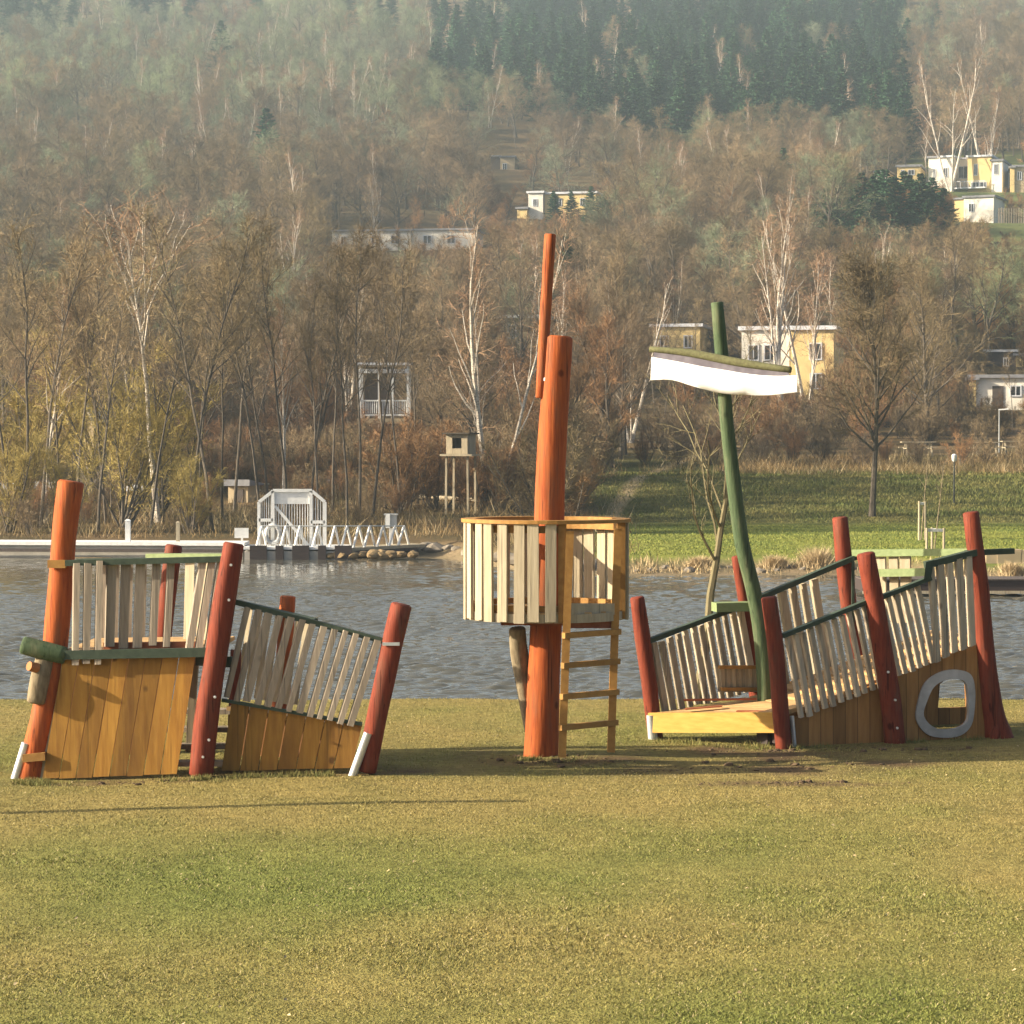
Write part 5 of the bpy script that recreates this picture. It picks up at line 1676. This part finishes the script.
# A-frame railing
t4 = thing("pier_railing", "white zigzag railing of slanting tubes along pier head and gangway", "railing", (W(330, 548, PY).x, PY - .3, W(330, 548, PY).z))
tops = []
for px in (262, 286, 300, 318, 335, 347, 359, 370, 383, 395, 404):
    Yq = PY - .35 + max(0, (px - 340)) * .018
    b1, b2, tq = W(px - 6, 549 - max(0, px - 345) * .06, Yq), W(px + 5, 549 - max(0, px - 345) * .06, Yq + .5), W(px, 526, Yq + .15)
    mb = MB(); mb.tube([b1, tq], .045, 8); mb.tube([tq, b2], .038, 8); mb.build("strut", m_white, t4, 40); tops.append(tq)
mb = MB()
mb.tube(tops, .022, 6); mb.build("cable", m_grey, t4, 40)
# gate
t5 = thing("pier_gate", "white octagonal-topped security gate with bars and a diagonal brace", "gate", (W(291, 550, PY + .3).x, PY + .3, z1))
GY = PY + .3
def G(px, py, d=0.0): return W(px, py, GY + d)
mb = MB()
for a, b in (((259, 550), (259, 502)), ((259, 502), (273, 491)), ((273, 490.5), (312, 490.5)), ((312, 491), (325, 502)), ((325, 502), (325, 550)), ((273, 550), (273, 491)), ((311, 550), (311, 491)), ((259, 520), (273, 520)), ((311, 522), (325, 522)), ((259, 548), (325, 548))):
    mb.bar(G(*a), G(*b), .11, .11, (0, 1, 0))
mb.build("frame", m_white, t5)
mb = MB(); mb.panel(G(274, 504), G(310, 504), G(310, 492), G(274, 492), 1, .05, 0, (0, 1, 0)); mb.build("header", m_white, t5)
mb = MB()
for i in range(13):
    x = 276 + i * 2.65; mb.bar(G(x, 548, .04), G(x, 504, .04), .028, .028, (0, 1, 0))
mb.bar(G(275, 506, .0), G(309, 546, .0), .10, .06, (0, 1, 0)); gd = mb.build("door", m_white, t5)
for a, b, y0 in ((261, 272, 499), (312, 324, 500)):
    mb = MB()
    for i in range(5):
        x = a + 1 + i * (b - a - 2) / 4; yy = y0 + (4 - i if a < 270 else i) * 1.6 - 4
        mb.bar(G(x, 548, .04), G(x, yy, .04), .026, .026, (0, 1, 0))
    mb.build("side_bars", m_white, t5)
# lifebuoy on the gate
mb = MB(); c = G(273, 534, -.16)
mb.tube([c + Vector((math.cos(i * .3927) * .24, -.02, math.sin(i * .3927) * .32)) for i in range(16)], .075, 8, False, closed=True)
tag(mb.build("lifebuoy", m_orangebuoy, None, 60, tuple(c)), "white and grey lifebuoy hanging at the left of the gate", "lifebuoy")
# sign
t6 = thing("sign", "small blank white sign on a post in front of the wood", "sign", W(241, 546, PY + .2))
mb = MB(); mb.bar(W(242, 548, PY + .2), W(242, 528, PY + .2), .07, .07, (0, 1, 0)); mb.build("post", m_white, t6)
mb = MB(); mb.panel(W(234.5, 538, PY + .1), W(248.5, 538, PY + .1), W(248.5, 528, PY + .1), W(234.5, 528, PY + .1), 1, .03, 0, (0, 1, 0)); mb.build("board", m_white, t6)
for px, y0, w, lab, mt in ((128, 522, .18, "white square mooring post on the pier, left one", m_white), (178, 524, .13, "thin cream mooring post on the pier, right one", m_cream)):
    b = W(px, 544, PY + 1.0); tpz = W(px, y0, PY + 1.0).z
    mb = MB(); mb.box(Vector((b.x, b.y, (b.z + tpz) / 2)), (w, w, tpz - b.z + .1)); mb.hexa([Vector((b.x + sx * w * .6, b.y + sy * w * .6, tpz + .05)) for sx, sy in ((-1, -1), (1, -1), (1, 1), (-1, 1))], [Vector((b.x + sx * w * .3, b.y + sy * w * .3, tpz + .10)) for sx, sy in ((-1, -1), (1, -1), (1, 1), (-1, 1))])
    tag(mb.build("mooring_post", mt, None, None, tuple(b)), lab, "post")
# grey control box
t7 = thing("control_box", "grey metal cabinet on a post at the land end of the gangway", "cabinet", W(390, 548, PY + 1.8))
mb = MB(); b = W(391, 521, PY + 1.8); mb.box(b, (.42, .35, .44)); mb.box(b + Vector((0, 0, .24)), (.5, .42, .05)); mb.build("cabinet", m_grey, t7)
mb = MB(); mb.bar(W(391, 548, PY + 1.8), W(391, 528, PY + 1.8), .14, .14, (0, 1, 0)); mb.build("post", m_white, t7)
mb = MB(); mb.panel(W(386, 528, PY + 1.58), W(390, 528, PY + 1.58), W(390, 514, PY + 1.58), W(386, 514, PY + 1.58), 1, .03, 0, (0, 1, 0)); mb.build("door", m_white, t7)


# stones
def stone(px, py, Y, r, label, group, mat=m_stone, flat=.65):
    p = W(px, py, Y)
    bm = bmesh.new(); bmesh.ops.create_icosphere(bm, subdivisions=2, radius=1)
    sd = R.uniform(0, 50)
    for v in bm.verts:
        n = mnoise.noise(v.co * 1.3 + Vector((sd, 0, 0))); v.co *= 1 + .35 * n
        v.co = Vector((v.co.x * r * 1.25, v.co.y * r, v.co.z * r * flat))
    me = bpy.data.meshes.new("stone"); bm.to_mesh(me); bm.free(); me.materials.append(mat)
    o = bpy.data.objects.new("stone", me); COL.objects.link(o); o.location = p; o.rotation_euler = (0, 0, R.uniform(0, 6))
    tag(o, label, "stone", group)


for i in range(9):
    px = 332 + i * 10 + R.uniform(-2, 2)
    stone(px, 555 + R.uniform(-1, 1), 88.4, R.uniform(.18, .30), "squat ochre stone at the waterline under the gangway", "ochre stones under the gangway", m_ochre_stone)
for i in range(22):
    px = 412 + i * 9 + R.uniform(-3, 3); Y = shore(px) + R.uniform(.1, 1.1); X = (px - 512) / FPX * Y
    p = Vector((X, Y, ht(X, Y)))
    y_ = 450 - (p.z - CZ) / Y * FPX
    stone(px, y_, Y, R.uniform(.16, .42), "grey-brown boulder on the shoreline behind the tower", "shore boulders behind the tower")
for i in range(16):
    px = 625 + i * 15 + R.uniform(-5, 5); Y = shore(px) + R.uniform(-.1, .6); X = (px - 512) / FPX * Y
    y_ = 450 - (ht(X, Y) - CZ) / Y * FPX
    stone(px, y_, Y, R.uniform(.08, .2), "small pale stone at the foot of the reeds on the right shore", "small stones along the right shore")
for px, w, lab in ((991, .5, "pale sandstone block on the right bank, left one of the row"), (1008, .8, "large pale sandstone block on the right bank"), (1030, .7, "pale sandstone block at the right edge of the picture")):
    Y = 75.5; p = W(px, 572, Y); z = ht(p.x, Y)
    bm = bmesh.new(); bmesh.ops.create_cube(bm, size=1)
    for v in bm.verts: v.co = Vector((v.co.x * w, v.co.y * .5, v.co.z * .5)) * R.uniform(.92, 1.06)
    bmesh.ops.bevel(bm, geom=bm.edges[:], offset=.05, segments=2, affect='EDGES')
    me = bpy.data.meshes.new("stone_block"); bm.to_mesh(me); bm.free(); me.materials.append(m_wallt)
    o = bpy.data.objects.new("stone_block", me); COL.objects.link(o); o.location = (p.x, Y, z + .16); tag(o, lab, "stone block")
# dark jetty at the right
t = thing("jetty", "low dark timber jetty with a pale lower edge reaching in from the right", "jetty", (W(960, 590, 66).x, 66, -.8))
x0, x1 = W(862, 585, 66).x, W(1060, 585, 66).x; za, zb = W(900, 581, 66).z, W(900, 592, 66).z
mb = MB(); mb.box(((x0 + x1) / 2, 66.6, (za + zb) / 2 + .02), (x1 - x0, 1.4, za - zb)); mb.build("side_planks", m_dark, t)
mb = MB()
for i in range(34): mb.box((x0 + .08 + i * (x1 - x0 - .16) / 33, 66.6, za + .04), (.14, 1.5, .035))
mb.build("deck", m_walld, t)
mb = MB(); mb.bar((x0, 65.87, zb + .0), (x1, 65.87, zb + .0), .05, .07); mb.build("edge_board", m_cream, t)
for i in range(3):
    mb = MB(); x = x0 + .3 + i * 1.9; mb.tube([(x, 66.6, -1.6), (x, 66.6, za - .05)], .08, 8); mb.build("pile", m_dark, t, 40)
# picket fence on the right hillside
t = thing("picket_fence", "pale picket fence on the hillside below the tan house", "fence", W(1012, 236, 366)); t.location.z = ht(t.location.x, 366)
o = t.location; kk = 366 / FPX
h = W(1012, 208, 366).z - o.z
h = max(2.0, min(h, 6))
mb = MB()
for i in range(16): mb.box(o + Vector((-1.9 + i * .36, R.uniform(-.02, .02), h / 2 - .3)), (.2, .06, h + R.uniform(-.2, .2) + .6))
mb.build("pickets", m_fence, t)
mb = MB(); mb.box(o + Vector((.8, .06, h * .75)), (5.6, .06, .14)); mb.box(o + Vector((.8, .06, h * .2)), (5.6, .06, .14)); mb.build("crossbar", m_fence, t)

# ------------------------------------------------------------------ haze
HAZE = .00036
mb = MB(); mb.box((0, 820, 165), (1500, 1760, 338))
hz = mb.build("haze", m_white); hz.data.materials.clear()
hm = bpy.data.materials.new("haze_air"); hm.use_nodes = True
nt = hm.node_tree
for n in list(nt.nodes): nt.nodes.remove(n)
out = nt.nodes.new("ShaderNodeOutputMaterial"); pv = nt.nodes.new("ShaderNodeVolumePrincipled")
pv.inputs['Color'].default_value = (.68, .87, 1.0, 1); pv.inputs['Density'].default_value = HAZE; pv.inputs['Anisotropy'].default_value = .2
nt.links.new(pv.outputs[0], out.inputs['Volume'])
hz.data.materials.append(hm); tag(hz, kind='stuff')

# ------------------------------------------------------------------ light
EL, TH_ = rad(22), rad(6.5)
sd = Vector((-math.cos(TH_) * math.cos(EL), -math.sin(TH_) * math.cos(EL), math.sin(EL)))
sl = bpy.data.lights.new("sun", 'SUN'); sl.energy = 5.0; sl.angle = rad(.5); sl.color = (1.0, .87, .65)
so = bpy.data.objects.new("sun", sl); COL.objects.link(so)
so.rotation_euler = (-sd).to_track_quat('-Z', 'Y').to_euler()
so.location = (-30, -10, 40)
w = bpy.data.worlds.new("World"); S.world = w; w.use_nodes = True
nt = w.node_tree
bg = nt.nodes.get("Background")
sky = nt.nodes.new("ShaderNodeTexSky"); sky.sky_type = 'NISHITA'; sky.sun_disc = False
sky.dust_density = 5.0; sky.air_density = .8; sky.ozone_density = .6; sky.sun_elevation = EL; sky.sun_rotation = math.atan2(sd.x, sd.y)
nt.links.new(sky.outputs[0], bg.inputs['Color']); bg.inputs['Strength'].default_value = .068
vs_ = S.view_settings
vs_.view_transform = 'Standard'; vs_.look = 'None'; vs_.exposure = 1.65; vs_.gamma = 1.0; vs_.use_curve_mapping = False
S.cycles.max_bounces = 5; S.cycles.diffuse_bounces = 2; S.cycles.glossy_bounces = 3; S.cycles.transparent_max_bounces = 8; S.cycles.volume_bounces = 0
